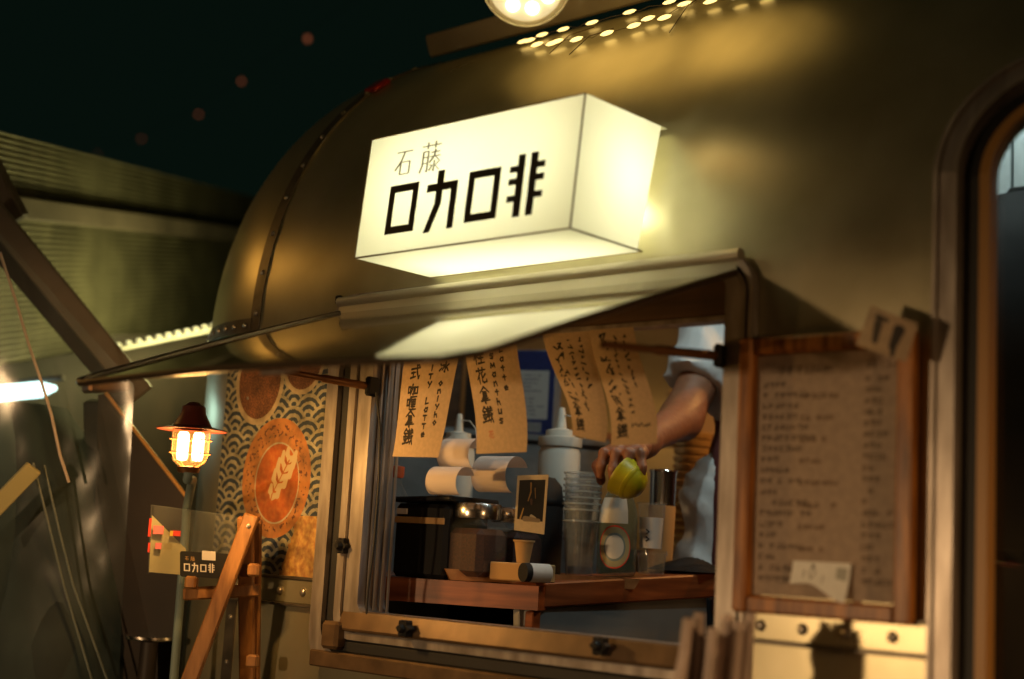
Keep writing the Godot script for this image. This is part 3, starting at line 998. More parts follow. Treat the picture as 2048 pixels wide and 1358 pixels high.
func build_roof_lamp() -> void:
	var c := Vector3(0.1468, 2.4068, 0.1782)
	var n := Vector3(0.50, -0.62, 0.60).normalized()
	var lp := thing("spot_lamp", "round LED spot lamp with frosted rim above the roof rail", "lamp", c - n * 0.09)
	var t := stand(c, n)
	var body := MB.new()
	body.lathe(t, [Vector2(0.0, -0.09), Vector2(0.022, -0.09), Vector2(0.026, -0.05), Vector2(0.060, -0.012), Vector2(0.064, -0.008)], 28)
	part(lp, "housing", body, M.grey_beam)
	var rim := MB.new()
	rim.lathe(t, [Vector2(0.064, -0.03), Vector2(0.073, -0.02), Vector2(0.073, 0.0), Vector2(0.069, 0.005), Vector2(0.062, 0.004)], 36)
	part(lp, "rim", rim, M.frosted_lens)
	var lens := MB.new()
	lens.lathe(t, [Vector2(0.0, 0.001), Vector2(0.063, 0.001)], 36)
	part(lp, "lens", lens, M.lamp_lens)
	var bead := MB.new()
	bead.lathe(Transform3D(), [Vector2(0.0115, 0), Vector2(0.010, 0.004), Vector2(0.006, 0.007), Vector2(0, 0.008)], 12)
	var bm := bead.mesh()
	for k in 9:
		var r := 0.0 if k == 8 else 0.042
		var a := TAU * k / 8.0 + 0.2
		put(lp, "led_bead", bm, M.led_bead, "", stand(t * Vector3(cos(a) * r, 0.0025, sin(a) * r), n))
	var arm := MB.new()
	arm.tube([c - n * 0.085, c - n * 0.11 + Vector3(-0.02, 0.04, -0.08), Vector3(c.x - 0.05, 2.66, -0.38)], 0.008, 8)
	part(lp, "arm", arm, M.grey_beam)
	var sp := SpotLight3D.new()
	sp.name = "spot_lamp_light"
	sp.light_color = Color(1.0, 0.80, 0.48)
	sp.light_energy = 0.045
	sp.light_size = 0.04
	sp.spot_angle = 75.0
	sp.spot_angle_attenuation = 0.8
	sp.spot_range = 12.0
	sp.spot_attenuation = 2.0
	sp.shadow_enabled = true
	add_child(sp)
	sp.global_transform = Transform3D(Basis.looking_at(n, Vector3.RIGHT), c + n * 0.014)

func build_fairy_lights() -> void:
	# a string of tiny lights lying on the roof shoulder
	var fl := thing("fairy_lights", "string of tiny warm fairy lights lying along the roof edge", "string lights", Vector3(-0.2572, 2.5218, -0.2902))
	var upper := [Vector3(-0.3005, 2.5458, -0.3222), Vector3(-0.2790, 2.5421, -0.3169), Vector3(-0.2677, 2.5598, -0.3426), Vector3(-0.2091, 2.5596, -0.3423), Vector3(-0.1260, 2.5530, -0.3325), Vector3(-0.0396, 2.5600, -0.3429), Vector3(0.0597, 2.5578, -0.3396), Vector3(0.0720, 2.5780, -0.3714)]
	var lower := [Vector3(-0.2163, 2.5069, -0.2719), Vector3(-0.1628, 2.4936, -0.2565), Vector3(-0.1533, 2.4970, -0.2605), Vector3(-0.0910, 2.4841, -0.2461), Vector3(-0.0099, 2.4775, -0.2390), Vector3(0.0515, 2.4808, -0.2425), Vector3(0.0713, 2.4957, -0.2590), Vector3(0.1203, 2.4825, -0.2444), Vector3(0.1308, 2.5216, -0.2899), Vector3(0.2069, 2.5016, -0.2657), Vector3(0.2707, 2.4925, -0.2553), Vector3(0.3260, 2.4904, -0.2530)]
	var m := MB.new()
	m.lathe(Transform3D(), [Vector2(0, -0.005), Vector2(0.006, -0.003), Vector2(0.0085, 0.001), Vector2(0.005, 0.005), Vector2(0, 0.006)], 12)
	var bulb := m.mesh()
	for row in [upper, lower]:
		for p: Vector3 in row:
			var n := (p - Vector3(p.x, Y0, -RW)).normalized()
			put(fl, "light", bulb, M.fairy_led, "", stand(p + n * 0.010, n) * Transform3D(Basis.from_scale(Vector3(1.9, 0.7, 1.1)), Vector3.ZERO))
		m = MB.new()
		var pts: Array = []
		for k in row.size() - 1:
			for j in 4:
				var q: Vector3 = (row[k] as Vector3).lerp(row[k + 1], j / 4.0)
				var n := (q - Vector3(q.x, Y0, -RW)).normalized()
				pts.append(Vector3(q.x, Y0, -RW) + n * (RW + 0.006 + 0.006 * absf(sin(j * 1.6 + k))))
		m.tube(pts, 0.0006, 5)
		part(fl, "wire", m, M.dark_bronze)
	for k in 3:
		m = MB.new()
		var a: Vector3 = [Vector3(-0.1482, 2.4677, -0.2288), Vector3(-0.0779, 2.4451, -0.2068), Vector3(0.1620, 2.4373, -0.1996)][k]
		var b: Vector3 = [Vector3(-0.0995, 2.5335, -0.3053), Vector3(-0.0172, 2.5015, -0.2656), Vector3(0.1139, 2.5896, -0.3915)][k]
		var n := (a - Vector3(a.x, Y0, -RW)).normalized()
		m.tube([a + n * 0.003, a.lerp(b, 0.5) + n * 0.016, b + n * 0.006], 0.0011, 5)
		part(fl, "loose_wire", m, M.dark_bronze)
	for p: Vector3 in [Vector3(-0.2641, 2.5276, -0.2976), Vector3(-0.1850, 2.5172, -0.2844), Vector3(-0.1183, 2.5155, -0.2823), Vector3(-0.0395, 2.5057, -0.2705), Vector3(0.0309, 2.5014, -0.2655), Vector3(0.0991, 2.5036, -0.2680), Vector3(0.1611, 2.5103, -0.2760), Vector3(0.2407, 2.5065, -0.2715)]:
		var n := (p - Vector3(p.x, Y0, -RW)).normalized()
		lamp("fairy_light", p + n * 0.17, Color(1.0, 0.80, 0.42), 0.0075, 0.13)

func build_menu() -> void:
	var mb := thing("menu_board", "wooden framed brown paper menu hung between window and door", "menu", Vector3(0.615, 1.425, 0.0))
	var x0 := 0.478
	var x1 := 0.752
	var y0 := 1.430
	var y1 := 1.828
	var z := 0.0
	for q in [[Vector3(x0, y0 + 0.02, 0), Vector3(x0, y1 - 0.02, 0), 1], [Vector3(x1, y0 + 0.02, 0), Vector3(x1, y1 - 0.02, 0), -1]]:
		var s := MB.new()
		s.box(Transform3D(Basis(), Vector3(q[0].x + 0.0110 * q[2], (y0 + y1) / 2, 0.018)), Vector3(0.022, y1 - y0, 0.026), 0.004)
		part(mb, "frame_side", s, M.frame_wood)
	for y: float in [y0 + 0.0125, y1 - 0.0125]:
		var s := MB.new()
		s.box(Transform3D(Basis(), Vector3((x0 + x1) / 2, y, 0.0165)), Vector3(x1 - x0 - 0.0445, 0.025, 0.022), 0.004)
		part(mb, "frame_rail", s, M.frame_wood)
	var bk := MB.new()
	bk.box(Transform3D(Basis(), Vector3((x0 + x1) / 2, (y0 + y1) / 2, 0.0065)), Vector3(x1 - x0 - 0.046, y1 - y0 - 0.052, 0.005), 0.0)
	part(mb, "backing_board", bk, M.dark_board)
	var pp := MB.new()
	pp.grid(func(u: float, v: float): return Vector3(lerpf(x0 + 0.0225, x1 - 0.0225, u), lerpf(y1 - 0.026, y0 + 0.026, v), 0.0125), 1, 1, Vector3.BACK)
	part(mb, "menu_sheet", pp, printed("menu_print", menu_print(), 0.7))
	# reflection of an unseen bright sign, painted as a white sheet with curling edge
	var reflection_patch := MB.new()
	reflection_patch.grid(func(u: float, v: float):
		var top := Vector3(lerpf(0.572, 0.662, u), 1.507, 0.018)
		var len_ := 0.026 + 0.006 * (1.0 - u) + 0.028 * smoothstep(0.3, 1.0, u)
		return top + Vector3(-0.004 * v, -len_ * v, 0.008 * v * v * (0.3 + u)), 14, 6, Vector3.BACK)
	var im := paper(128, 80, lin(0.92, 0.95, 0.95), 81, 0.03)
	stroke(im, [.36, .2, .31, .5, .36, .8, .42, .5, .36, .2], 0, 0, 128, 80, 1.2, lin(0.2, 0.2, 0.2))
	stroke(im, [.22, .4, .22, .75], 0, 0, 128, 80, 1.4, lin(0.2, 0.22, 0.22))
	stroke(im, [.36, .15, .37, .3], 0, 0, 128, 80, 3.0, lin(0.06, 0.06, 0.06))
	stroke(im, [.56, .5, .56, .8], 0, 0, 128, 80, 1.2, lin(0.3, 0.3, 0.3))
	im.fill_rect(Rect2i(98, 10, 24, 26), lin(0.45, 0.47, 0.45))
	var sl := solo("painted_reflection", "small painted white reflection with curled edge at the menu's foot", "paper", reflection_patch, printed("reflection_print", im))
	sl.set_meta("label", "small painted white reflection with curled edge at the menu's foot")
	# card clipped to the top right corner
	var cim := paper(96, 84, lin(0.46, 0.34, 0.22), 82, 0.06)
	stroke(cim, [.3, .35, .35, .75], 0, 0, 96, 84, 9, lin(0.05, 0.035, 0.025))
	stroke(cim, [.25, .2, .45, .2], 0, 0, 96, 84, 6, lin(0.05, 0.035, 0.025))
	stroke(cim, [.72, .3, .7, .75], 0, 0, 96, 84, 10, lin(0.03, 0.022, 0.018))
	stroke(cim, [.72, .75, .74, .95], 0, 0, 96, 84, 5, lin(0.03, 0.022, 0.018))
	var q: Array = [Vector3(0.7022, 1.8578, 0.0520), Vector3(0.7713, 1.8270, 0.0520), Vector3(0.7559, 1.7757, 0.0540), Vector3(0.6819, 1.8033, 0.0540)]
	var cd := MB.new()
	cd.grid(func(u: float, v: float): return (q[0] as Vector3).lerp(q[1], u).lerp((q[3] as Vector3).lerp(q[2], u), v) + Vector3(0, 0, 0.006 * sin(PI * u)), 8, 2, Vector3.BACK)
	solo("corner_card", "small tilted card with dark prints on the menu's top corner", "card", cd, printed("card_print", cim))

func build_notes() -> void:
	var spec := [
		["left", Vector3(-0.2634, 1.9374, -0.0120), Vector3(-0.1106, 1.9390, -0.0120), Vector3(-0.1456, 1.6532, 0.0060), Vector3(-0.2595, 1.6550, 0.0080), 0.008, 0, "curling kraft note with curry latte brushwork, leftmost of the notes"],
		["mid", Vector3(-0.1356, 1.9281, -0.0120), Vector3(-0.0101, 1.9349, -0.0120), Vector3(0.0586, 1.6624, 0.0040), Vector3(-0.0545, 1.6592, 0.0060), -0.010, 1, "kraft note with osmanthus latte brushwork and a faint red seal"],
		["third", Vector3(0.0581, 1.8653, -0.0100), Vector3(0.1640, 1.8715, -0.0100), Vector3(0.2213, 1.6774, -0.0000), Vector3(0.1543, 1.6892, 0.0020), 0.006, 2, "leaning kraft note partly covered by the rightmost note"],
		["last", Vector3(0.1631, 1.8693, -0.0060), Vector3(0.2534, 1.8694, -0.0060), Vector3(0.3300, 1.6739, 0.0120), Vector3(0.2409, 1.6706, 0.0120), 0.008, 3, "rightmost leaning kraft note, in front of the barista's arm"]]
	for s in spec:
		var mb := MB.new()
		var side: float = s[5]
		mb.grid(func(u: float, v: float):
			var p: Vector3 = (s[1] as Vector3).lerp(s[2], u).lerp((s[4] as Vector3).lerp(s[3], u), v)
			var bow := sin(PI * v) * side
			var curl := 0.010 * pow(v, 6.0)
			return p + Vector3(-bow if s[6] == 0 else bow * 0.4 - 0.004 * sin(TAU * v), 0, 0.006 * sin(PI * u) * sin(3.0 * v) + curl), 8, 20, Vector3.BACK)
		var m := printed("note_print_%d" % s[6], note_print(s[6]), 0.8)
		m.backlight_enabled = true
		m.backlight = Color(0.35, 0.3, 0.22)
		solo("paper_note", s[7], "paper note", mb, m, "kraft drink notes hung in the serving window")

func build_poster() -> void:
	var mb := MB.new()
	mb.grid(func(u: float, v: float):
		var x := lerpf(-0.792, -0.455, u)
		var z := 0.006
		if x < XS:
			var ph := asin((XS - x) / 0.66)
			z = ZC - ZC * cos(ph) + 0.006
		return Vector3(x, lerpf(1.872, 1.424, v), z), 16, 2, Vector3.BACK)
	solo("latte_poster", "poster of a latte with a leaf pattern on blue waves", "poster", mb, printed("poster_print", poster_print(), 0.8))
# ---------- inside ----------
func cup_shape(mb: MB, p: Vector3, r0: float, r1: float, h: float, t := 0.0012) -> void:
	mb.lathe(stand(p), [Vector2(0, 0), Vector2(r0, 0), Vector2(r1, h - 0.004), Vector2(r1 + 0.0025, h - 0.003), Vector2(r1 + 0.0025, h), Vector2(r1 - t, h), Vector2(r0 - t, t), Vector2(0, t)], 24)

func squeeze_bottle(label: String, p: Vector3, s: float) -> void:
	var b := thing("squeeze_bottle", label, "bottle", p, "white squeeze bottles behind the counter")
	var body := MB.new()
	body.lathe(stand(p), [Vector2(0, 0), Vector2(0.034 * s, 0), Vector2(0.036 * s, 0.006 * s), Vector2(0.036 * s, 0.13 * s), Vector2(0.033 * s, 0.142 * s)], 24)
	part(b, "body", body, M.white_soft_plastic)
	var cap := MB.new()
	cap.lathe(stand(p), [Vector2(0.037 * s, 0.142 * s), Vector2(0.038 * s, 0.145 * s), Vector2(0.038 * s, 0.158 * s), Vector2(0.026 * s, 0.160 * s), Vector2(0.026 * s, 0.170 * s), Vector2(0.010 * s, 0.174 * s), Vector2(0.006 * s, 0.205 * s), Vector2(0.005 * s, 0.210 * s), Vector2(0, 0.211 * s)], 24)
	part(b, "nozzle_cap", cap, M.white_soft_plastic)
	var st := MB.new()
	var q := p + Vector3(0, 0.197 * s, 0)
	st.tube([q + Vector3(0.006, 0, 0), q + Vector3(0.03 * s, -0.002 * s, 0), q + Vector3(0.048 * s, -0.018 * s, 0), q + Vector3(0.054 * s, -0.04 * s, 0)], 0.0014 * s, 6)
	part(b, "cap_strap", st, M.white_soft_plastic)

func build_counter() -> void:
	var ty := 1.437
	var P1 := Vector3(-0.4390, 1.4315, -0.0620)
	var P2 := Vector3(-0.0893, 1.4410, -0.2093)
	var P3 := Vector3(-0.6474, 1.4470, -1.6099)
	var poly := PackedVector2Array([Vector2(-1.1, P1.z - 0.02), Vector2(P1.x, P1.z), Vector2(P2.x, P2.z), Vector2(P3.x, P3.z), Vector2(-1.25, P3.z)])
	var c := thing("counter", "red brown wooden serving counter with white side panel", "counter", Vector3(-0.6, 0.55, -0.8))
	var flat_ := Transform3D(Basis(Vector3.RIGHT, Vector3.BACK, Vector3.DOWN), Vector3(0, ty, 0))
	var top := MB.new()
	top.extrude(poly, flat_, 0.044)
	part(c, "worktop", top, M.counter_wood)
	var Q2 := Vector3(-0.1092, 1.4183, -0.2231)
	var Q3 := Vector3(0.0208, 1.4539, -0.6595)
	var qd := (Q3 - Q2).normalized()
	var qn := qd.cross(Vector3.UP).normalized()
	if qn.dot(Vector3(1.620, 1.500, 1.800) - Q2) > 0:
		qn = -qn
	var wing := MB.new()
	wing.bar(Q2 + qn * 0.085, Q3 + qn * 0.085, 0.17, 0.046, Vector3.UP, 0.003)
	part(c, "wing_board", wing, M.counter_wood)
	wing = MB.new()
	wing.bar(Q2 + qn * 0.03 + Vector3(0.012, -0.44, 0), Q3 + qn * 0.03 + Vector3(0, -0.44, 0), 0.02, 0.83, Vector3.UP, 0.002)
	part(c, "wing_panel", wing, M.white_panel)
	var side := MB.new()
	var d := (P3 - P2).normalized()
	var nrm := Vector3(-d.z, 0, d.x)
	if nrm.x < 0:
		nrm = -nrm
	var a := Vector3(P2.x, 0, P2.z) - nrm * 0.03 + d * 0.012
	var b := Vector3(P3.x, 0, P3.z) - nrm * 0.03
	side.bar(a + Vector3(0, 0.972, 0), b + Vector3(0, 0.972, 0), 0.02, 0.84)
	part(c, "side_panel", side, M.white_panel)
	var leg := MB.new()
	leg.box(Transform3D(Basis(), Vector3(P2.x - 0.022, 0.97, P2.z - 0.012)), Vector3(0.022, 0.842, 0.022), 0.002)
	part(c, "corner_post", leg, M.counter_wood)
	var back := MB.new()
	back.box(Transform3D(Basis(), Vector3(-0.75, 0.97, -0.60)), Vector3(0.75, 0.84, 0.02), 0.002)
	part(c, "inner_panel", back, M.matt_black)
	# tray
	var tr := thing("wooden_tray", "shallow light wooden tray on the counter", "tray", Vector3(-0.2057, 1.4447, -0.3485))
	var tp := MB.new()
	var A := Vector3(-0.2576, 1.4384, -0.1399)
	var B := Vector3(-0.0393, 1.4502, -0.4428)
	var dx := (B - A); dx.y = 0
	dx = dx.normalized()
	var dz := Vector3(-dx.z, 0, dx.x)
	if dz.z > 0:
		dz = -dz
	var len_ := Vector2(B.x - A.x, B.z - A.z).length()
	var tt := Transform3D(Basis(dx, Vector3.UP, -dz), Vector3(A.x, ty + 0.001, A.z))
	var o1 := PackedVector2Array([Vector2(0.008, 0), Vector2(len_ - 0.008, 0), Vector2(len_ + 0.004, 0.020), Vector2(len_ - 0.002, 0.020), Vector2(len_ - 0.012, 0.005), Vector2(0.012, 0.005), Vector2(0.002, 0.020), Vector2(-0.004, 0.020)])
	tp.extrude(o1, tt, -0.20)
	part(tr, "tray_base", tp, M.tray_wood)
	for z: float in [0.0, -0.196]:
		var rim := MB.new()
		rim.extrude(PackedVector2Array([Vector2(0.0075, 0.0), Vector2(len_ - 0.0075, 0), Vector2(len_ + 0.0045, 0.0205), Vector2(-0.0045, 0.0205)]), tt.translated_local(Vector3(0, 0, z + 0.005)), -0.006)
		part(tr, "tray_rim", rim, M.tray_wood)

func build_counter_things() -> void:
	var ty := 1.438
	var tray := 1.4435
	# receipt printer with curling paper
	var p := Vector3(-0.3279, 1.4427, -0.1301); p.y = ty
	var pr := thing("receipt_printer", "black receipt printer with a pale label strip beside the window post", "printer", p)
	var fx := Vector3(0.99, 0, -0.12).normalized()
	var fz := fx.cross(Vector3.UP)
	var t := Transform3D(Basis(fx, Vector3.UP, fz), p)
	var b := MB.new()
	b.box(t.translated_local(Vector3(0, 0.070, -0.07)), Vector3(0.128, 0.140, 0.14), 0.008)
	part(pr, "body", b, M.black_plastic)
	b = MB.new()
	b.box(t.translated_local(Vector3(0.004, 0.149, -0.075)) * Transform3D(Basis(Vector3(0, 0, 1), 0.04), Vector3.ZERO), Vector3(0.14, 0.010, 0.16), 0.003)
	part(pr, "lid", b, M.black_plastic)
	b = MB.new()
	b.box(t.translated_local(Vector3(0.0, 0.108, 0.0015)), Vector3(0.120, 0.012, 0.004), 0.001)
	part(pr, "trim_strip", b, M.kraft_card)
	b = MB.new()
	b.box(t.translated_local(Vector3(-0.044, 0.124, 0.0015)), Vector3(0.026, 0.011, 0.004), 0.001)
	part(pr, "label", b, M.paper_white)
	# three curls of receipt paper
	var k := 0
	for q in [[Vector3(-0.2206, 1.5931, -0.0880), 0.070, 0.027, "small curl of receipt paper on top of the printer", 0.0], [Vector3(-0.2563, 1.6460, -0.1542), 0.075, 0.030, "tall curl of receipt paper behind the small curl", 0.9], [Vector3(-0.2198, 1.6066, -0.2221), 0.080, 0.036, "wide dark curl of receipt paper beside the instant photo", 0.5]]:
		var mb := MB.new()
		var o: Vector3 = q[0]
		var rr: float = q[2]
		var w: float = q[1]
		mb.grid(func(u: float, v: float):
			var a := lerpf(-0.5, 3.9, v)
			var r := rr * (1.0 - 0.10 * v)
			return o + fx * (w * (u - 0.5) + 0.010 * v) + Vector3(0, rr + r * sin(a - 1.2), 0) + fz * (r * cos(a - 1.2)), 4, 26)
		solo("receipt_curl", q[3], "receipt", mb, M.receipt_paper, "curls of receipt paper")
		k += 1
	# glass bottle with orange stopper by the post
	var g := Vector3(-0.4211, 1.5988, -0.1512)
	var base := Vector3(g.x, 1.59, g.z)
	var gb := thing("stopper_bottle", "small clear bottle with orange stopper beside the window post", "bottle", Vector3(g.x, ty, g.z))
	var m := MB.new()
	m.lathe(stand(Vector3(g.x, ty, g.z)), [Vector2(0, 0), Vector2(0.028, 0), Vector2(0.029, 0.13), Vector2(0.024, 0.155), Vector2(0.011, 0.178), Vector2(0.010, 0.195)], 20)
	part(gb, "glass_body", m, M.clear_glass)
	m = MB.new()
	m.lathe(stand(Vector3(g.x, ty + 0.190, g.z)), [Vector2(0.012, 0), Vector2(0.014, 0.006), Vector2(0.014, 0.022), Vector2(0, 0.024)], 16)
	part(gb, "stopper", m, M.orange_cap)
	# square jars with steel lids
	for j in [[Vector3(-0.2455, 1.4628, -0.2003), "square glass jar of brown powder with steel lid, on the tray", 1.0], [Vector3(-0.2600, 1.4684, -0.3222), "darker square jar half hidden behind the instant photo", 0.98]]:
		var o := Vector3(j[0].x, tray, j[0].z)
		var jar := thing("storage_jar", j[1], "jar", o, "square jars with steel lids")
		var sc: float = j[2]
		var gl := MB.new()
		gl.box(Transform3D(t.basis, o + Vector3(0, 0.055 * sc, 0)), Vector3(0.096, 0.110, 0.096) * sc, 0.012)
		part(jar, "glass_body", gl, M.clear_glass)
		var fill := MB.new()
		fill.box(Transform3D(t.basis, o + Vector3(0, 0.0475 * sc, 0)), Vector3(0.092, 0.090, 0.092) * sc, 0.011)
		part(jar, "contents", fill, M.jar_fill)
		var lid := MB.new()
		lid.lathe(stand(o + Vector3(0, 0.111 * sc, 0)), [Vector2(0.0, 0), Vector2(0.046, 0), Vector2(0.047, 0.004), Vector2(0.047, 0.026), Vector2(0.045, 0.029), Vector2(0, 0.029)], 32)
		part(jar, "lid", lid, M.bright_steel)
	# instant photo leaning on a paper cup, on a small card box
	var cb := Vector3(-0.1370, 1.4641, -0.2161)
	var bo := Vector3(cb.x, tray, cb.z)
	m = MB.new()
	m.box(Transform3D(t.basis, bo + Vector3(0, 0.0165, 0)), Vector3(0.115, 0.033, 0.05), 0.002)
	solo("card_box", "low kraft card box at the front of the tray", "box", m, M.kraft_card)
	var ro := Vector3(-0.0806, 1.4806, -0.1889)
	var rl := thing("tape_roll", "short white roll with dark core in front of the card box", "roll", Vector3(ro.x, tray, ro.z))
	var ax := Vector3(0.30, 0, -0.95)
	m = MB.new()
	m.lathe(stand(Vector3(ro.x, tray + 0.0175, ro.z) - ax * 0.024, ax), [Vector2(0.012, 0), Vector2(0.017, 0), Vector2(0.017, 0.05), Vector2(0.012, 0.05), Vector2(0.012, 0)], 24)
	part(rl, "paper_wrap", m, M.paper_white)
	m = MB.new()
	m.lathe(stand(Vector3(ro.x, tray + 0.0175, ro.z) - ax * 0.028, ax), [Vector2(0, 0), Vector2(0.0172, 0), Vector2(0.0172, 0.012), Vector2(0, 0.012)], 24)
	part(rl, "dark_end", m, M.matt_black)
	var pcup := Vector3(-0.1405, 1.4953, -0.2204)
	m = MB.new()
	cup_shape(m, Vector3(pcup.x, tray + 0.0335, pcup.z), 0.012, 0.018, 0.042)
	solo("paper_cup", "tiny pale paper cup under the instant photo", "cup", m, M.kraft_card)
	var q0 := Vector3(-0.1208, 1.6358, -0.1694)
	var q1 := Vector3(-0.0650, 1.6397, -0.1916)
	var q2 := Vector3(-0.0839, 1.5310, -0.2098)
	var q3 := Vector3(-0.1379, 1.5364, -0.1873)
	m = MB.new()
	m.grid(func(u: float, v: float): return q0.lerp(q1, u).lerp(q3.lerp(q2, u), v), 2, 2, Vector3.BACK)
	m.grid(func(u: float, v: float): return q0.lerp(q1, u).lerp(q3.lerp(q2, u), v) + Vector3(0, 0, -0.001), 2, 2, Vector3.FORWARD)
	solo("instant_photo", "white bordered instant photo standing on the tray", "photo", m, printed("photo_print", instant_photo_print(), 0.3))
	# nested clear cups
	var st := Vector3(-0.1601, 1.4719, -0.4114)
	for n in 8:
		m = MB.new()
		cup_shape(m, Vector3(st.x, tray + 0.009 + 0.012 * n + (0.0 if n < 1 else 0.010), st.z), 0.026, 0.036, 0.112)
		var cup := solo("plastic_cup", ["lowest clear plastic cup of the nested stack", "second clear cup up in the nested stack", "third clear cup up in the nested stack", "fourth clear cup up in the nested stack", "fifth clear cup up in the nested stack", "sixth clear cup up in the nested stack", "seventh clear cup up in the nested stack", "topmost clear plastic cup of the nested stack"][n], "cup", m, M.clear_plastic, "nested clear cups")
		var rm := MB.new()
		var ry := tray + 0.009 + 0.012 * n + (0.0 if n < 1 else 0.010) + 0.112
		rm.lathe(stand(Vector3(st.x, ry, st.z)), [Vector2(0.0365, -0.004), Vector2(0.0392, -0.003), Vector2(0.0392, 0.0005), Vector2(0.0365, 0.001)], 24)
		part(cup, "rim", rm, M.rim_plastic)
	# green glass bottle with a round label
	var bt := Vector3(-0.1057, 1.4759, -0.4596)
	var bo2 := Vector3(bt.x, 1.4625, bt.z)
	var bot := thing("glass_bottle", "green glass bottle with round label beside the clear cups", "bottle", bo2)
	m = MB.new()
	m.lathe(stand(bo2), [Vector2(0, 0), Vector2(0.036, 0), Vector2(0.039, 0.006), Vector2(0.039, 0.105), Vector2(0.037, 0.125), Vector2(0.030, 0.148), Vector2(0.019, 0.170), Vector2(0.0145, 0.186), Vector2(0.0145, 0.204)], 32)
	part(bot, "glass_body", m, M.green_glass)
	m = MB.new()
	m.lathe(stand(bo2 + Vector3(0, 0.198, 0)), [Vector2(0.0150, 0), Vector2(0.0172, 0.004), Vector2(0.0172, 0.016), Vector2(0.015, 0.018), Vector2(0, 0.018)], 24)
	part(bot, "cap", m, M.matt_black)
	for q in [[1.0, 0.0004, "label_and_glint_red"], [0.93, 0.0007, "pale_plank"], [0.66, 0.0010, "blue_grey_paint"], [0.55, 0.0013, "white_soft_plastic"]]:
		m = MB.new()
		m.grid(func(u: float, v: float):
			var a: float = 1.05 + q[0] * v * 0.85 * cos(TAU * u)
			return bo2 + Vector3(cos(a) * (0.0394 + q[1]), 0.054 + q[0] * v * 0.042 * sin(TAU * u), sin(a) * (0.0394 + q[1])), 32, 6)
		part(bot, "round_label", m, M[q[2]])
	m = MB.new()
	m.grid(func(u: float, v: float):
		var a := lerpf(2.2, 0.4, u)
		var y := lerpf(0.150, 0.100, v)
		var rr := (lerpf(0.037, 0.030, (y - 0.125) / 0.023) if y > 0.125 else lerpf(0.039, 0.037, clampf((y - 0.105) / 0.02, 0, 1))) + 0.0006
		return bo2 + Vector3(cos(a) * rr, y, sin(a) * rr), 16, 10)
	part(bot, "neck_label", m, M.white_soft_plastic)
	# printed clear cup and a clear lidded pot below it
	var cc := Vector3(-0.0547, 1.4700, -0.5067)
	var co := Vector3(cc.x, 1.4665, cc.z)
	var tub := thing("clear_tub", "small clear tub under the printed cup at the tray's end", "tub", co)
	m = MB.new()
	cup_shape(m, co, 0.026, 0.028, 0.042)
	part(tub, "tub_wall", m, M.clear_plastic)
	m = MB.new()
	m.lathe(stand(co + Vector3(0, 0.040, 0)), [Vector2(0.0295, 0), Vector2(0.030, 0.002), Vector2(0.030, 0.007), Vector2(0, 0.008)], 24)
	part(tub, "tub_lid", m, M.clear_plastic)
	var uc := thing("printed_cup", "clear cup with dark print and pale drink beside the bottle", "cup", co + Vector3(0, 0.049, 0))
	m = MB.new()
	cup_shape(m, co + Vector3(-0.004, 0.049, 0), 0.022, 0.027, 0.092)
	part(uc, "cup_wall", m, M.clear_plastic)
	m = MB.new()
	m.lathe(stand(co + Vector3(-0.004, 0.0515, 0)), [Vector2(0, 0), Vector2(0.0200, 0), Vector2(0.0242, 0.060), Vector2(0, 0.060)], 24)
	part(uc, "drink", m, M.paper_white)
	for s in [[0.030, 0.010], [0.016, 0.010]]:
		m = MB.new()
		m.tube([co + Vector3(0.002, 0.049 + s[0], 0.0242), co + Vector3(0.008, 0.053 + s[0], 0.0225), co + Vector3(0.002, 0.058 + s[0], 0.0250)], 0.0016, 6)
		part(uc, "print_mark", m, M.matt_black)
	# crumpled dark cloth at the end of the counter
	var cl := Vector3(-0.0509, 1.4797, -0.6442)
	m = MB.new()
	m.grid(func(u: float, v: float):
		var x := (u - 0.5) * 0.16
		var z := (v - 0.5) * 0.12
		var e := (1.0 - pow(absf(u - 0.5) * 2.0, 2.0)) * (1.0 - pow(absf(v - 0.5) * 2.0, 2.0))
		return Vector3(cl.x - 0.01 + x, 1.4765 + 0.022 * e + 0.008 * e * sin(u * 17.0 + v * 9.0), cl.z + z), 20, 14, Vector3.UP)
	solo("dark_cloth", "crumpled black cloth at the counter's far right end", "cloth", m, M.black_plastic)

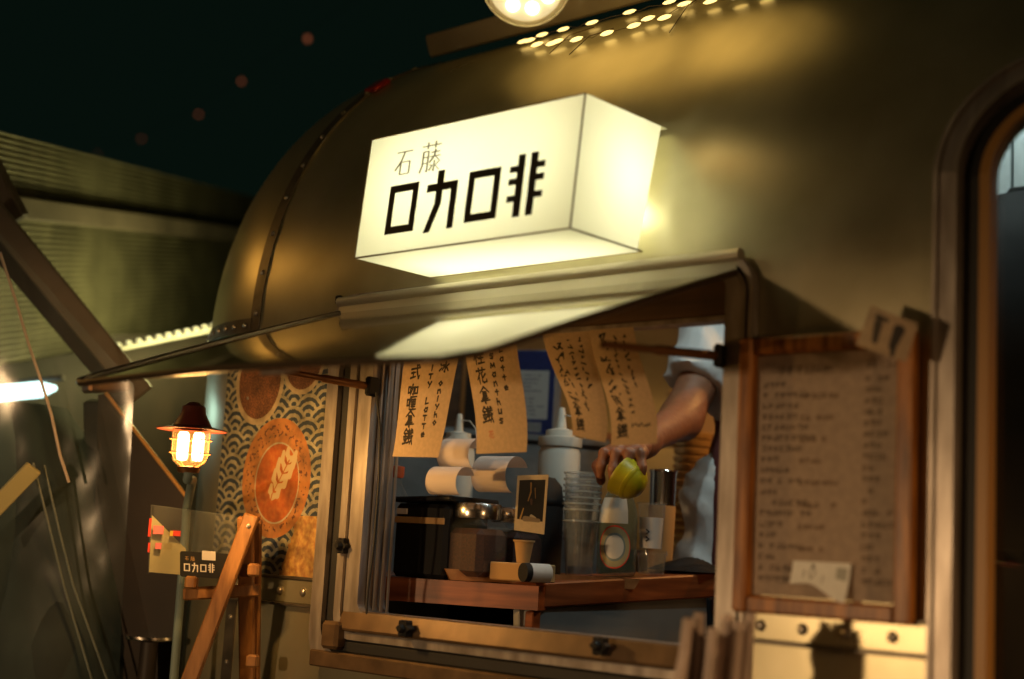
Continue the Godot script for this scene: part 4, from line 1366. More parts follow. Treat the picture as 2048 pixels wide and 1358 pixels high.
func build_back() -> void:
	# steel cabinet behind the counter, with boxes and bottles on and before it
	var a := Vector3(-0.7588, 1.7748, -0.4243)
	var b := Vector3(-0.5022, 1.8119, -0.9200)
	var c := thing("steel_cabinet", "grey steel cabinet standing behind the counter", "cabinet", Vector3((a.x + b.x) / 2, 0.55, (a.z + b.z) / 2))
	var d := Vector3(b.x - a.x, 0, b.z - a.z)
	var n := d.cross(Vector3.UP).normalized()
	if n.z > 0:
		n = -n
	var mid := Vector3((a.x + b.x) / 2, 0, (a.z + b.z) / 2) + n * 0.25
	var t := Transform3D(Basis(d.normalized(), Vector3.UP, -n), mid)
	var H := a.y
	var m := MB.new()
	m.box(t.translated_local(Vector3(0, 0.55 + (H - 0.57) / 2, 0)), Vector3(d.length(), H - 0.57, 0.48), 0.006)
	part(c, "body", m, M.grey_steel)
	m = MB.new()
	m.box(t.translated_local(Vector3(0, H - 0.009, 0.004)), Vector3(d.length() + 0.02, 0.018, 0.50), 0.004)
	part(c, "top", m, M.grey_steel)
	var bx := Vector3(-0.6392, 1.8161, -0.7958)
	var bo := thing("blue_carton", "tall blue and white carton with barcode on the cabinet", "carton", Vector3(bx.x, H, bx.z))
	var bt := Transform3D(Basis(Vector3.UP, 0.42), Vector3(bx.x, H + 0.001, bx.z))
	m = MB.new()
	m.box(bt.translated_local(Vector3(0, 0.105, -0.03)), Vector3(0.108, 0.21, 0.058), 0.001)
	part(bo, "carton", m, M.white_panel)
	m = MB.new()
	m.grid(func(u: float, v: float): return bt * Vector3(lerpf(-0.0535, 0.0535, u), lerpf(0.2085, 0.0015, v), 0.0002), 1, 1, Vector3.BACK)
	part(bo, "printed_face", m, printed("box_print", box_print(), 0.4))
	squeeze_bottle("white squeeze bottle with pointed cap between the two left notes", Vector3(Vector3(-0.4754, 1.7346, -0.3746).x, 1.565, Vector3(-0.4754, 1.7346, -0.3746).z), 1.02)
	squeeze_bottle("large white squeeze bottle beside the leaning notes", Vector3(Vector3(-0.3313, 1.7596, -0.5401).x, 1.545, Vector3(-0.3313, 1.7596, -0.5401).z), 1.25)
	# step shelf carrying the squeeze bottles
	m = MB.new()
	var s0 := Vector3(-0.5284, 1.5949, -0.3546)
	var s1 := Vector3(-0.2858, 1.6048, -0.6119)
	m.bar(Vector3(s0.x, 1.536, s0.z), Vector3(s1.x, 1.536, s1.z), 0.11, 0.014)
	var sh := thing("bottle_shelf", "low grey shelf behind the counter holding squeeze bottles", "shelf", Vector3((s0.x + s1.x) / 2, 1.437, (s0.z + s1.z) / 2))
	part(sh, "board", m, M.grey_steel)
	for q in [s0, s1]:
		m = MB.new()
		var e: Vector3 = Vector3(q.x, 1.483, q.z).lerp(Vector3((s0.x + s1.x) / 2, 1.483, (s0.z + s1.z) / 2), 0.1)
		m.box(Transform3D(Basis(), e), Vector3(0.02, 0.092, 0.09), 0.002)
		part(sh, "support", m, M.grey_steel)
	# dark grinder between shelf and cups
	var gr := Vector3(-0.2837, 1.6197, -0.4340)
	var gt := thing("dark_grinder", "dark rounded grinder behind the instant photo", "grinder", Vector3(gr.x, 1.437, gr.z))
	m = MB.new()
	m.lathe(stand(Vector3(gr.x, 1.438, gr.z)), [Vector2(0, 0), Vector2(0.045, 0), Vector2(0.045, 0.16), Vector2(0.040, 0.195), Vector2(0.025, 0.212), Vector2(0, 0.216)], 24)
	part(gt, "body", m, M.matt_black)
	m = MB.new()
	m.lathe(stand(Vector3(gr.x, 1.438 + 0.155, gr.z)), [Vector2(0.0455, 0), Vector2(0.047, 0.003), Vector2(0.047, 0.012), Vector2(0.0455, 0.014)], 24)
	part(gt, "collar", m, M.black_plastic)
	# upright boards on the back wall
	for q in [[Vector3(-0.9462, 1.9366, -0.9035), 0.034, M.matt_black, "black upright strip on the wall behind the notes"], [Vector3(-0.9068, 1.9395, -0.9384), 0.060, M.kraft_sleeve, "orange brown upright board on the wall behind the notes"], [Vector3(-1.0064, 1.9371, -0.8899), 0.05, M.header_wood, "dark wooden upright board behind the left note"]]:
		m = MB.new()
		m.box(Transform3D(Basis(Vector3.UP, 0.7), Vector3(q[0].x, H + 0.16, q[0].z)), Vector3(q[1], 0.32, 0.02), 0.002)
		solo("upright_board", q[3], "board", m, q[2])
	# stack of kraft cup sleeves beside the barista
	var k0 := Vector3(-0.3711, 1.5293, -1.0942)
	for kk in 15:
		m = MB.new()
		var y := 1.52 + kk * 0.0195
		m.lathe(stand(Vector3(k0.x, y, k0.z)), [Vector2(0, 0), Vector2(0.044, 0), Vector2(0.047, 0.0125), Vector2(0.045, 0.0145), Vector2(0, 0.0145)], 24)
		solo("kraft_lid", "%s kraft lid from the bottom of the tall stack beside the barista" % ["first", "second", "third", "fourth", "fifth", "sixth", "seventh", "eighth", "ninth", "tenth", "eleventh", "twelfth", "thirteenth", "fourteenth", "fifteenth"][kk], "lid", m, M.kraft_sleeve, "stack of kraft lids")
	m = MB.new()
	m.box(Transform3D(Basis(), Vector3(k0.x - 0.1, 1.035, k0.z)), Vector3(0.34, 0.968, 0.14), 0.004)
	solo("low_cupboard", "wooden cupboard under the stack of kraft lids", "cupboard", m, M.interior_ply)
	# paper parcel high on the back wall shelf
	var pb := Vector3(-0.6032, 1.8925, -1.4251)
	m = MB.new()
	m.box(Transform3D(Basis(Vector3.UP, 0.6), pb), Vector3(0.14, 0.13, 0.09), 0.01)
	var shf := MB.new()
	solo("paper_parcel", "pale kraft parcel on the wall shelf beyond the barista's elbow", "parcel", m, M.kraft_card)
	shf.box(Transform3D(Basis(Vector3.UP, 0.6), pb + Vector3(0, -0.076, 0)), Vector3(0.5, 0.02, 0.16), 0.003)
	solo("wall_shelf", "narrow wooden shelf on the back wall carrying the parcel", "shelf", shf, M.tray_wood)
	# white cabinet seen through the door glass, and a dark bag
	var wc := thing("white_cabinet", "pale cabinet seen through the top of the door window", "cabinet", Vector3(0.9, 0.55, -0.6))
	for q in [[0.643, 0.672], [0.677, 1.3]]:
		m = MB.new()
		m.box(Transform3D(Basis(), Vector3((q[0] + q[1]) / 2, 1.93, -0.5)), Vector3(q[1] - q[0], 1.0, 0.02), 0.002)
		part(wc, "cabinet_door", m, M.pale_cabinet)
	m = MB.new()
	m.box(Transform3D(Basis(), Vector3(0.90, 1.5, -0.63)), Vector3(0.80, 1.88, 0.22), 0.002)
	part(wc, "carcass", m, M.dark_board)
	var hg := Vector3(0.7116, 2.0203, -0.4752)
	m = MB.new()
	m.lathe(stand(hg - Vector3(0, 0.5, 0)), [Vector2(0, 0), Vector2(0.16, 0.02), Vector2(0.19, 0.3), Vector2(0.15, 0.5), Vector2(0.07, 0.60), Vector2(0, 0.62)], 24)
	var bag := thing("dark_bag", "dark rounded bag standing inside the door window", "bag", hg - Vector3(0, 0.5, 0))
	part(bag, "body", m, M.matt_black)
	m = MB.new()
	m.tube([hg + Vector3(-0.06, 0.08, 0), hg + Vector3(-0.03, 0.12, 0), hg + Vector3(0.03, 0.12, 0), hg + Vector3(0.06, 0.08, 0)], 0.008, 8)
	part(bag, "strap", m, M.matt_black)
	m = MB.new()
	m.box(Transform3D(Basis(), Vector3(hg.x, (hg.y - 0.5 + 0.55) / 2, hg.z)), Vector3(0.3, hg.y - 0.5 - 0.55, 0.3), 0.004)
	solo("bag_bench", "dark bench inside the door under the bag", "bench", m, M.dark_board)
	# lamps inside
	var lw := thing("ceiling_lamp", "warm round ceiling lamp inside the caravan", "lamp", Vector3(0.42, 2.45, -1.15))
	m = MB.new()
	m.lathe(stand(Vector3(0.42, 2.45, -1.15)), [Vector2(0, 0), Vector2(0.05, 0.01), Vector2(0.06, 0.05), Vector2(0.03, 0.10), Vector2(0, 0.10)], 20)
	part(lw, "globe", m, M.warm_bulb)
	m = MB.new()
	m.tube([Vector3(0.42, 2.55, -1.15), Vector3(0.42, 2.63, -1.15)], 0.012, 8)
	part(lw, "stem", m, M.grey_beam)
	lamp("ceiling_lamp_light", Vector3(0.42, 2.49, -1.15), Color(1.0, 0.72, 0.38), 0.50, 0.05)
	var lc := thing("strip_lamp", "cool white strip lamp inside above the serving window", "lamp", Vector3(0.15, 2.45, -0.36))
	m = MB.new()
	m.tube([Vector3(-0.05, 2.42, -0.30), Vector3(0.80, 2.42, -0.30)], 0.012, 10)
	part(lc, "tube", m, M.cool_panel_lamp)
	m = MB.new()
	m.box(Transform3D(Basis(), Vector3(0.375, 2.445, -0.30)), Vector3(0.90, 0.02, 0.04), 0.003)
	part(lc, "batten", m, M.white_panel)
	for x: float in [0.08, 0.70]:
		lamp("strip_lamp_light", Vector3(x, 2.40, -0.30), Color(0.90, 1.0, 0.98), 0.14, 0.02)

# ---------- the barista: one smooth body grown round a skeleton ----------
func surface(f: Callable, lo: Vector3, hi: Vector3, cell: float) -> ArrayMesh:
	var n := Vector3i(((hi - lo) / cell).ceil()) + Vector3i.ONE
	var val := PackedFloat32Array()
	val.resize(n.x * n.y * n.z)
	var k := 0
	for z in n.z:
		for y in n.y:
			for x in n.x:
				val[k] = f.call(lo + Vector3(x, y, z) * cell)
				k += 1
	var ids := PackedInt32Array()
	ids.resize(val.size())
	ids.fill(-1)
	var vs := PackedVector3Array()
	var corner := [Vector3i(0, 0, 0), Vector3i(1, 0, 0), Vector3i(0, 1, 0), Vector3i(1, 1, 0), Vector3i(0, 0, 1), Vector3i(1, 0, 1), Vector3i(0, 1, 1), Vector3i(1, 1, 1)]
	var edges := [[0, 1], [2, 3], [4, 5], [6, 7], [0, 2], [1, 3], [4, 6], [5, 7], [0, 4], [1, 5], [2, 6], [3, 7]]
	var sx := 1
	var sy := n.x
	var sz := n.x * n.y
	for z in n.z - 1:
		for y in n.y - 1:
			for x in n.x - 1:
				var o := x + y * sy + z * sz
				var inside := 0
				var v: Array = []
				for c: Vector3i in corner:
					var q := val[o + c.x + c.y * sy + c.z * sz]
					v.append(q)
					if q < 0.0:
						inside += 1
				if inside == 0 or inside == 8:
					continue
				var sum := Vector3.ZERO
				var cnt := 0
				for e in edges:
					var a: float = v[e[0]]
					var b: float = v[e[1]]
					if (a < 0.0) != (b < 0.0):
						sum += Vector3(corner[e[0]]).lerp(Vector3(corner[e[1]]), a / (a - b))
						cnt += 1
				ids[o] = vs.size()
				vs.append(lo + (Vector3(x, y, z) + sum / cnt) * cell)
	var idx := PackedInt32Array()
	for z in range(1, n.z - 1):
		for y in range(1, n.y - 1):
			for x in range(1, n.x - 1):
				var o := x + y * sy + z * sz
				var a := val[o] < 0.0
				for ax in 3:
					var st: int = [sx, sy, sz][ax]
					if a == (val[o + st] < 0.0):
						continue
					var u: int = [sy, sz, sx][ax]
					var w: int = [sz, sx, sy][ax]
					var q := [ids[o - u - w], ids[o - w], ids[o], ids[o - u]]
					if q.min() < 0:
						continue
					if a:
						idx.append_array(PackedInt32Array([q[0], q[2], q[1], q[0], q[3], q[2]]))
					else:
						idx.append_array(PackedInt32Array([q[0], q[1], q[2], q[0], q[2], q[3]]))
	var nor := PackedVector3Array()
	nor.resize(vs.size())
	for i in range(0, idx.size(), 3):
		var fn := (vs[idx[i + 2]] - vs[idx[i]]).cross(vs[idx[i + 1]] - vs[idx[i]])
		for j in 3:
			nor[idx[i + j]] += fn
	for i in nor.size():
		nor[i] = nor[i].normalized()
	var arr := []
	arr.resize(Mesh.ARRAY_MAX)
	arr[Mesh.ARRAY_VERTEX] = vs
	arr[Mesh.ARRAY_NORMAL] = nor
	arr[Mesh.ARRAY_INDEX] = idx
	var am := ArrayMesh.new()
	am.add_surface_from_arrays(Mesh.PRIMITIVE_TRIANGLES, arr)
	return am

func bones_field(p: Vector3, bones: Array, soft: float) -> float:
	var d := 1e3
	for b in bones:
		var a: Vector3 = b[0]
		var ab: Vector3 = b[1] - a
		var t := clampf((p - a).dot(ab) / b[4], 0.0, 1.0)
		var q := p.distance_to(a + ab * t) - lerpf(b[2], b[3], t)
		var h := maxf(soft - absf(d - q), 0.0) / soft
		d = minf(d, q) - h * h * soft * 0.25
	return d

func bone(a: Vector3, b: Vector3, ra: float, rb: float) -> Array:
	return [a, b, ra, rb, maxf(a.distance_squared_to(b), 1e-8)]

func build_person() -> void:
	var sh := Vector3(-0.1412, 2.0171, -0.8642)
	var el := Vector3(-0.1376, 1.7971, -0.7071)
	var wr := Vector3(-0.0625, 1.7256, -0.4761)
	var hand := Vector3(-0.0418, 1.6973, -0.3915)
	var side := Vector3(0.72, 0, -0.60)          # from this shoulder towards the other one
	var front := Vector3(-0.62, 0, -0.55).normalized() * -1.0
	var neck := sh + side * 0.19 + Vector3(0, 0.05, 0)
	var sh2 := sh + side * 0.37
	var chest := sh + side * 0.185 + Vector3(0, -0.12, 0)
	var waist := chest + Vector3(0, -0.27, 0.0) - side * 0.095
	var hip := waist + Vector3(0, -0.17, 0)
	var pe := thing("person", "barista in a white T-shirt and dark red apron working at the counter", "person", Vector3(hip.x, 0.55, hip.z))
	var sx := side.normalized()
	var head := neck + Vector3(-0.02, 0.16, 0.03)
	var arm: Array = [bone(sh, el, 0.052, 0.040), bone(el, wr, 0.041, 0.026)]
	var body: Array = [
		bone(sh, sh2, 0.070, 0.070), bone(chest - sx * 0.07, chest + sx * 0.07, 0.115, 0.115), bone(waist - sx * 0.05, waist + sx * 0.05, 0.105, 0.105), bone(hip - sx * 0.07, hip + sx * 0.07, 0.105, 0.105),
		bone(chest, waist, 0.11, 0.10), bone(waist, hip, 0.10, 0.11), bone(neck - Vector3(0, 0.05, 0), head - Vector3(0, 0.06, 0), 0.056, 0.050)]
	var el2 := sh2 + Vector3(0.05, -0.27, 0.05)
	var wr2 := el2 + Vector3(-0.10, -0.05, 0.20)
	var others: Array = [bone(sh2, el2, 0.052, 0.040), bone(el2, wr2, 0.040, 0.027)]
	for s: float in [-1.0, 1.0]:
		var hj := hip + sx * 0.085 * s + Vector3(0, -0.04, 0)
		var kn := Vector3(hj.x, 1.02, hj.z)
		var an := Vector3(hj.x, 0.62, hj.z)
		others.append(bone(hj, kn, 0.085, 0.058))
		others.append(bone(kn, an, 0.057, 0.040))
		others.append(bone(an + Vector3(0, -0.025, 0), an + Vector3(-0.10, -0.035, 0.08), 0.034, 0.026))
	var headb: Array = [bone(head + Vector3(0, 0.03, 0), head + Vector3(0, -0.01, 0), 0.092, 0.085), bone(head + Vector3(-0.02, -0.06, 0.04), head + Vector3(-0.01, -0.10, 0.035), 0.058, 0.040), bone(head + Vector3(-0.065, -0.02, 0.075), head + Vector3(-0.07, -0.045, 0.085), 0.014, 0.018)]
	# palm and fingers closing on the squeezer
	var gp := Vector3(-0.0202, 1.6476, -0.3665)   # middle of what is held
	var palm := hand
	var across := (Vector3(0.0130, 1.6967, -0.3866) - Vector3(-0.0756, 1.6948, -0.3616)).normalized()
	var down := Vector3(0, -1, 0)
	var toward := (gp - palm).normalized()
	var fore := (wr - el).normalized()
	var out := Vector3(0.55, 0.25, 0.80).normalized()   # towards the street
	var fingers: Array = [bone(wr, palm - across * 0.014, 0.026, 0.020), bone(wr, palm + across * 0.018, 0.025, 0.019), bone(palm - across * 0.024, palm + across * 0.030, 0.016, 0.016)]
	for k in 4:
		var r0 := palm + across * (0.030 - 0.020 * k) + fore * 0.010
		var l: float = [0.030, 0.036, 0.034, 0.027][k]
		var a1 := r0 + (out * 0.75 + down * 0.20 - across * 0.15 * (k - 1)).normalized() * l * 0.85
		var a2 := a1 + (down * 0.95 + out * 0.20 - across * 0.10 * (k - 1)).normalized() * l * 0.95
		var a3 := a2 + (down * 0.95 - out * 0.30).normalized() * l * 0.7
		fingers.append(bone(r0, a1, 0.0105, 0.0098))
		fingers.append(bone(a1, a2, 0.0096, 0.0090))
		fingers.append(bone(a2, a3, 0.0088, 0.0078))
	var th0 := palm - across * 0.034
	var th1 := th0 + (-across * 0.55 + down * 0.7 + out * 0.2).normalized() * 0.034
	var th2 := th1 + (down * 0.95 + across * 0.25 + out * 0.1).normalized() * 0.030
	fingers.append(bone(palm - across * 0.016, th0, 0.017, 0.013))
	fingers.append(bone(th0, th1, 0.0125, 0.0112))
	fingers.append(bone(th1, th2, 0.011, 0.0092))
	var all: Array = body + arm + others + headb + [bone(wr, palm, 0.026, 0.022)]
	var lo := Vector3(1e3, 1e3, 1e3)
	var hi := -lo
	for b in all:
		for j in 2:
			lo = lo.min(b[j] - Vector3.ONE * 0.15)
			hi = hi.max(b[j] + Vector3.ONE * 0.15)
	lo.y = maxf(lo.y, 0.53)
	var skin_mesh := surface(func(p: Vector3): return bones_field(p, all, 0.035), lo, hi, 0.022)
	# the bare forearm and the hand on finer grids
	var st := SurfaceTool.new()
	st.append_from(skin_mesh, 0, Transform3D(Basis(), Vector3.ZERO))
	var armf: Array = arm + [bone(wr, palm, 0.026, 0.022)]
	var alo := sh.min(el).min(wr) - Vector3.ONE * 0.07
	var ahi := sh.max(el).max(wr) + Vector3.ONE * 0.07
	st.append_from(surface(func(p: Vector3): return bones_field(p, armf, 0.03) - 0.0015, alo, ahi, 0.009), 0, Transform3D())
	var hlo := palm - Vector3.ONE * 0.115
	var hhi := palm + Vector3.ONE * 0.105
	st.append_from(surface(func(p: Vector3): return bones_field(p, fingers, 0.008), hlo, hhi, 0.0042), 0, Transform3D())
	put(pe, "body", st.commit(), M.skin)
	# clothes
	var slv := sh.lerp(el, 0.58)
	var shirt: Array = body.slice(0, 6) + [bone(sh2, sh2.lerp(el2, 0.55), 0.078, 0.066)]
	var sleeve: Array = [bone(sh, slv, 0.080, 0.068)]
	var up_ := (el - sh).normalized()
	var sf := func(p: Vector3) -> float:
		var d := bones_field(p, shirt, 0.05) - 0.014
		var e := maxf(bones_field(p, sleeve, 0.01) - 0.010, (p - slv).dot(up_) - 0.014)
		var h := maxf(0.05 - absf(d - e), 0.0) / 0.05
		d = minf(d, e) - h * h * 0.0125
		d += 0.005 * sin(p.dot(Vector3(58, 82, -50)) + 2.0 * sin(p.y * 30.0))
		return maxf(d, maxf(hip.y - 0.06 - p.y, p.y - neck.y - 0.012))
	var clo := Vector3(minf(slv.x, hip.x) - 0.2, hip.y - 0.12, minf(sh2.z, hip.z) - 0.2)
	var chi := Vector3(sh2.x + 0.2, neck.y + 0.08, maxf(sh.z, slv.z) + 0.2)
	put(pe, "shirt", surface(sf, clo, chi, 0.013), M.white_cotton, "white short sleeved T-shirt")
	var af := func(p: Vector3) -> float:
		var d := bones_field(p, body.slice(1, 6), 0.05) - 0.024
		var lim := maxf(p.y - (chest.y - 0.02), hip.y - 0.35 - p.y)
		return maxf(d, maxf(lim, -0.105 - (p - waist).dot(sx)))
	var ap: Array = body.slice(1, 6)
	put(pe, "apron", surface(af, clo - Vector3(0.03, 0.32, 0.03), chi, 0.018), M.red_apron, "dark red apron")
	var tf := func(p: Vector3) -> float:
		return maxf(bones_field(p, others.slice(2, 4) + others.slice(5, 7) + [body[3]], 0.04) - 0.012, maxf(p.y - hip.y - 0.02, 0.64 - p.y))
	put(pe, "trousers", surface(tf, Vector3(hip.x - 0.25, 0.58, hip.z - 0.25), Vector3(hip.x + 0.25, hip.y + 0.1, hip.z + 0.25), 0.024), M.dark_trousers)
	var hf := func(p: Vector3) -> float:
		return maxf(p.distance_to(head + Vector3(0.012, 0.045, -0.012)) - 0.108, -(p - head - Vector3(-0.06, 0.02, 0.07)).dot(Vector3(0.55, 0.6, -0.55)))
	put(pe, "hair", surface(hf, head - Vector3.ONE * 0.16, head + Vector3.ONE * 0.18, 0.016), M.dark_hair)
	for s: float in [-1.0, 1.0]:
		var ey := MB.new()
		var e0 := head + Vector3(-0.060, 0.0, 0.062) + sx * 0.032 * s
		ey.lathe(stand(e0), [Vector2(0, -0.011), Vector2(0.009, -0.006), Vector2(0.011, 0), Vector2(0.009, 0.006), Vector2(0, 0.011)], 12)
		part(pe, "eye", ey, M.matt_black)
	# lemon squeezer cup in the hand, steel shaker behind it
	var ax := Vector3(-0.55, 0.35, 0.15).normalized()
	var sq := thing("yellow_squeezer", "yellow plastic squeezer bowl held in the barista's hand", "squeezer", gp)
	var m := MB.new()
	m.lathe(stand(gp - ax * 0.040, ax), [Vector2(0, 0), Vector2(0.020, 0.003), Vector2(0.032, 0.015), Vector2(0.038, 0.032), Vector2(0.040, 0.044), Vector2(0.0415, 0.046), Vector2(0.0415, 0.052), Vector2(0.0375, 0.052), Vector2(0.034, 0.034), Vector2(0.0, 0.012)], 32)
	part(sq, "bowl", m, M.yellow_plastic)
	m = MB.new()
	m.lathe(stand(gp - ax * 0.040, ax), [Vector2(0.0340, 0.019), Vector2(0.0366, 0.0215), Vector2(0.0383, 0.0265), Vector2(0.0366, 0.029)], 32)
	part(sq, "ridge", m, M.yellow_plastic)
	var sk := Vector3(-0.1332, 1.6516, -0.6447)
	var shk := thing("steel_shaker", "open steel shaker tin behind the squeezer", "shaker", Vector3(sk.x, 1.437, sk.z))
	m = MB.new()
	m.lathe(stand(Vector3(sk.x, 1.438, sk.z)), [Vector2(0, 0), Vector2(0.022, 0), Vector2(0.025, 0.1), Vector2(0.028, 0.238), Vector2(0.030, 0.242), Vector2(0.029, 0.245), Vector2(0.0265, 0.24), Vector2(0.024, 0.1), Vector2(0, 0.01)], 28)
	part(shk, "tin", m, M.bright_steel)
	m = MB.new()
	m.lathe(stand(Vector3(sk.x, 1.438, sk.z)), [Vector2(0.0235, 0.004), Vector2(0.0245, 0.008), Vector2(0.0285, 0.165), Vector2(0.0275, 0.170)], 28)
	part(shk, "band", m, M.kraft_sleeve)
# ---------- left of the caravan ----------
func build_left() -> void:
	# cage lantern on a thin post
	var lc := Vector3(-0.4679, 1.6482, 0.3088)
	var ln := thing("cage_lantern", "lit cage lantern with red shade beside the caravan's nose", "lantern", Vector3(lc.x, 0.0, lc.z))
	var m := MB.new()
	m.lathe(stand(lc), [Vector2(0.020, -0.034), Vector2(0.029, -0.026), Vector2(0.033, -0.008), Vector2(0.033, 0.026)], 24)
	part(ln, "glass_jar", m, M.lantern_glass)
	for s: float in [-0.0135, 0.0135]:
		m = MB.new()
		var q := lc + Vector3(0.743 * s, -0.002, -0.669 * s)
		m.lathe(stand(q), [Vector2(0, -0.024), Vector2(0.008, -0.022), Vector2(0.0098, -0.014), Vector2(0.0098, 0.022), Vector2(0.007, 0.027), Vector2(0, 0.027)], 12)
		part(ln, "bulb", m, M.lantern_bulb)
		lamp("lantern_light", q, Color(1.0, 0.74, 0.40), 0.085, 0.008)
	m = MB.new()
	m.lathe(stand(lc), [Vector2(0.034, 0.030), Vector2(0.061, 0.028), Vector2(0.062, 0.0295), Vector2(0.034, 0.036), Vector2(0.022, 0.058), Vector2(0.020, 0.070), Vector2(0.008, 0.078), Vector2(0, 0.078)], 28)
	part(ln, "shade", m, M.red_enamel)
	for k in 4:
		var a := TAU * k / 4.0 + 0.1
		m = MB.new()
		var pts: Array = []
		for j in 9:
			var t := j / 8.0
			var r := 0.0365 if t < 0.6 else lerpf(0.0365, 0.012, pow((t - 0.6) / 0.4, 2.0))
			pts.append(lc + Vector3(cos(a) * r, 0.028 - 0.066 * t, sin(a) * r))
		m.tube(pts, 0.0009, 5)
		part(ln, "cage_wire", m, M.lantern_cage)
	for y: float in [0.012, -0.012]:
		m = MB.new()
		var pts: Array = []
		for j in 25:
			pts.append(lc + Vector3(cos(TAU * j / 24) * 0.0365, y, sin(TAU * j / 24) * 0.0365))
		m.tube(pts, 0.0008, 5, false)
		part(ln, "cage_ring", m, M.lantern_cage)
	m = MB.new()
	m.lathe(stand(lc + Vector3(0, -0.046, 0)), [Vector2(0, 0), Vector2(0.018, 0), Vector2(0.021, 0.010), Vector2(0, 0.012)], 18)
	part(ln, "base_cup", m, M.lantern_cage)
	m = MB.new()
	m.tube([lc + Vector3(0, -0.046, 0), lc + Vector3(0.0, -0.058, 0.0), Vector3(-0.6023, 1.5960, 0.2018), Vector3(-0.7302, 1.5499, 0.1174), Vector3(-0.7563, 1.4637, 0.0966), Vector3(lc.x - 0.25, 0.0, lc.z - 0.2)], 0.0085, 10)
	part(ln, "post", m, M.blue_grey_paint)

	# A-frame easel
	var tp := Vector3(-0.5402, 1.5265, 0.1049)
	var ez := thing("easel", "light wooden A-frame easel in front of the poster", "easel", Vector3(tp.x - 0.05, 0, tp.z))
	var l1 := Vector3(-0.5908, 1.2323, 0.1736)
	var l2 := Vector3(-0.5788, 1.2300, 0.0536)
	var face := Vector3(0.64, 0.0, 0.77)
	for q in [[tp + face * 0.012, l1 + face * 0.012], [tp + Vector3(-0.012, -0.004, 0.004), l2]]:
		m = MB.new()
		var a: Vector3 = q[0]
		var b: Vector3 = q[1]
		var g := a + (b - a) * (a.y / (a.y - b.y))
		m.bar(a + (a - b).normalized() * 0.012, g, 0.030, 0.016, face, 0.003)
		part(ez, "leg", m, M.easel_wood)
	m = MB.new()
	var g3 := Vector3(tp.x - 0.1, 0.0, tp.z - 0.22)
	m.bar(tp - face * 0.03, g3, 0.026, 0.014, face, 0.003)
	part(ez, "back_leg", m, M.easel_wood)
	m = MB.new()
	m.bar(Vector3(-0.6275, 1.3844, 0.1825), Vector3(-0.5436, 1.3986, 0.0689), 0.024, 0.014, face, 0.003)
	part(ez, "crossbar", m, M.easel_wood)
	for q in [Vector3(-0.5297, 1.4359, 0.0979), Vector3(-0.5414, 1.2673, 0.0749), Vector3(-0.6018, 1.4070, 0.1843)]:
		m = MB.new()
		m.box(at(q, Vector3(0.77, 0, -0.64)), Vector3(0.022, 0.024, 0.022), 0.004)
		part(ez, "peg", m, M.easel_wood)
	m = MB.new()
	m.lathe(stand(tp + face * 0.0205 + Vector3(0, -0.01, 0), face), [Vector2(0.004, 0), Vector2(0.004, 0.002), Vector2(0, 0.003)], 10)
	part(ez, "screw", m, M.rivet_metal)

	# black card with the wordmark on the easel ledge
	var c0 := Vector3(-0.6145, 1.4637, 0.2070)
	var c1 := Vector3(-0.5603, 1.4632, 0.1308)
	var c3 := Vector3(-0.6129, 1.4170, 0.2031)
	var cx := (c1 - c0)
	var cy := (c0 - c3)
	var ct := Transform3D(Basis(cx.normalized(), cy.normalized(), cx.normalized().cross(cy.normalized())), c3)
	var cw := cx.length()
	var chh := cy.length()
	var card := thing("logo_card", "black card with pale wordmark standing on the easel", "card", c3 + cx * 0.5)
	m = MB.new()
	m.extrude(rrect(0, 0, cw, chh, 0.004, 3), ct, -0.003)
	part(card, "board", m, M.matt_black)
	var k := 0.056 / 0.348
	for ch in logo_bars():
		m = MB.new()
		for q in ch:
			var poly := PackedVector2Array()
			for p in q:
				poly.append(Vector2(0.007 + (p[0] - 0.0685) * k, 0.010 + (p[1] - 0.03) * k))
			m.extrude(poly, ct.translated_local(Vector3(0, 0, 0.0004)), 0.0004)
		part(card, "character", m, M.paper_white)
	for g in [["shi", 0.009, 0.038, 0.007], ["teng", 0.019, 0.038, 0.008]]:
		m = MB.new()
		for stt in GLYPH[g[0]]:
			for j in range(0, stt.size() - 2, 2):
				var a := Vector2(g[1] + stt[j] * g[3], g[2] - stt[j + 1] * g[3])
				var b := Vector2(g[1] + stt[j + 2] * g[3], g[2] - stt[j + 3] * g[3])
				var n := (b - a).orthogonal().normalized() * 0.0003
				m.extrude(PackedVector2Array([a - n, b - n, b + n, a + n]), ct.translated_local(Vector3(0, 0, 0.0004)), 0.0003)
		part(card, "small_character", m, M.kraft_card)
	m = MB.new()
	m.extrude(rrect(0.040, chh - 0.014, 0.065, chh + 0.003, 0.001, 2), ct.translated_local(Vector3(0, 0, 0.0004)), 0.0006)
	part(card, "price_tag", m, M.paper_white)

	# clear leaflet holder with neon reflections painted on
	var h0 := Vector3(-0.6965, 1.5462, 0.2224)
	var h1 := Vector3(-0.6118, 1.5349, 0.0894)
	var h2 := Vector3(-0.6160, 1.4168, 0.0834)
	var h3 := Vector3(-0.6994, 1.4187, 0.2132)
	var hol := thing("leaflet_holder", "clear acrylic leaflet holder with painted pink and red neon reflections left of the easel", "holder", h3.lerp(h2, 0.5))
	m = MB.new()
	m.quad(h3, h2, h1, h0, face)
	part(hol, "front_sheet", m, M.clear_plastic)
	m = MB.new()
	m.quad(h3 - face * 0.02, h2 - face * 0.02, h1 - face * 0.02, h0 - face * 0.02, face)
	part(hol, "back_sheet", m, M.clear_plastic)
	m = MB.new()
	m.tube([h3, h0, h1], 0.0012, 6)
	part(hol, "edge", m, M.clear_plastic)
	var nd := h0.lerp(h3, 0.5) - face * 0.012
	m = MB.new()
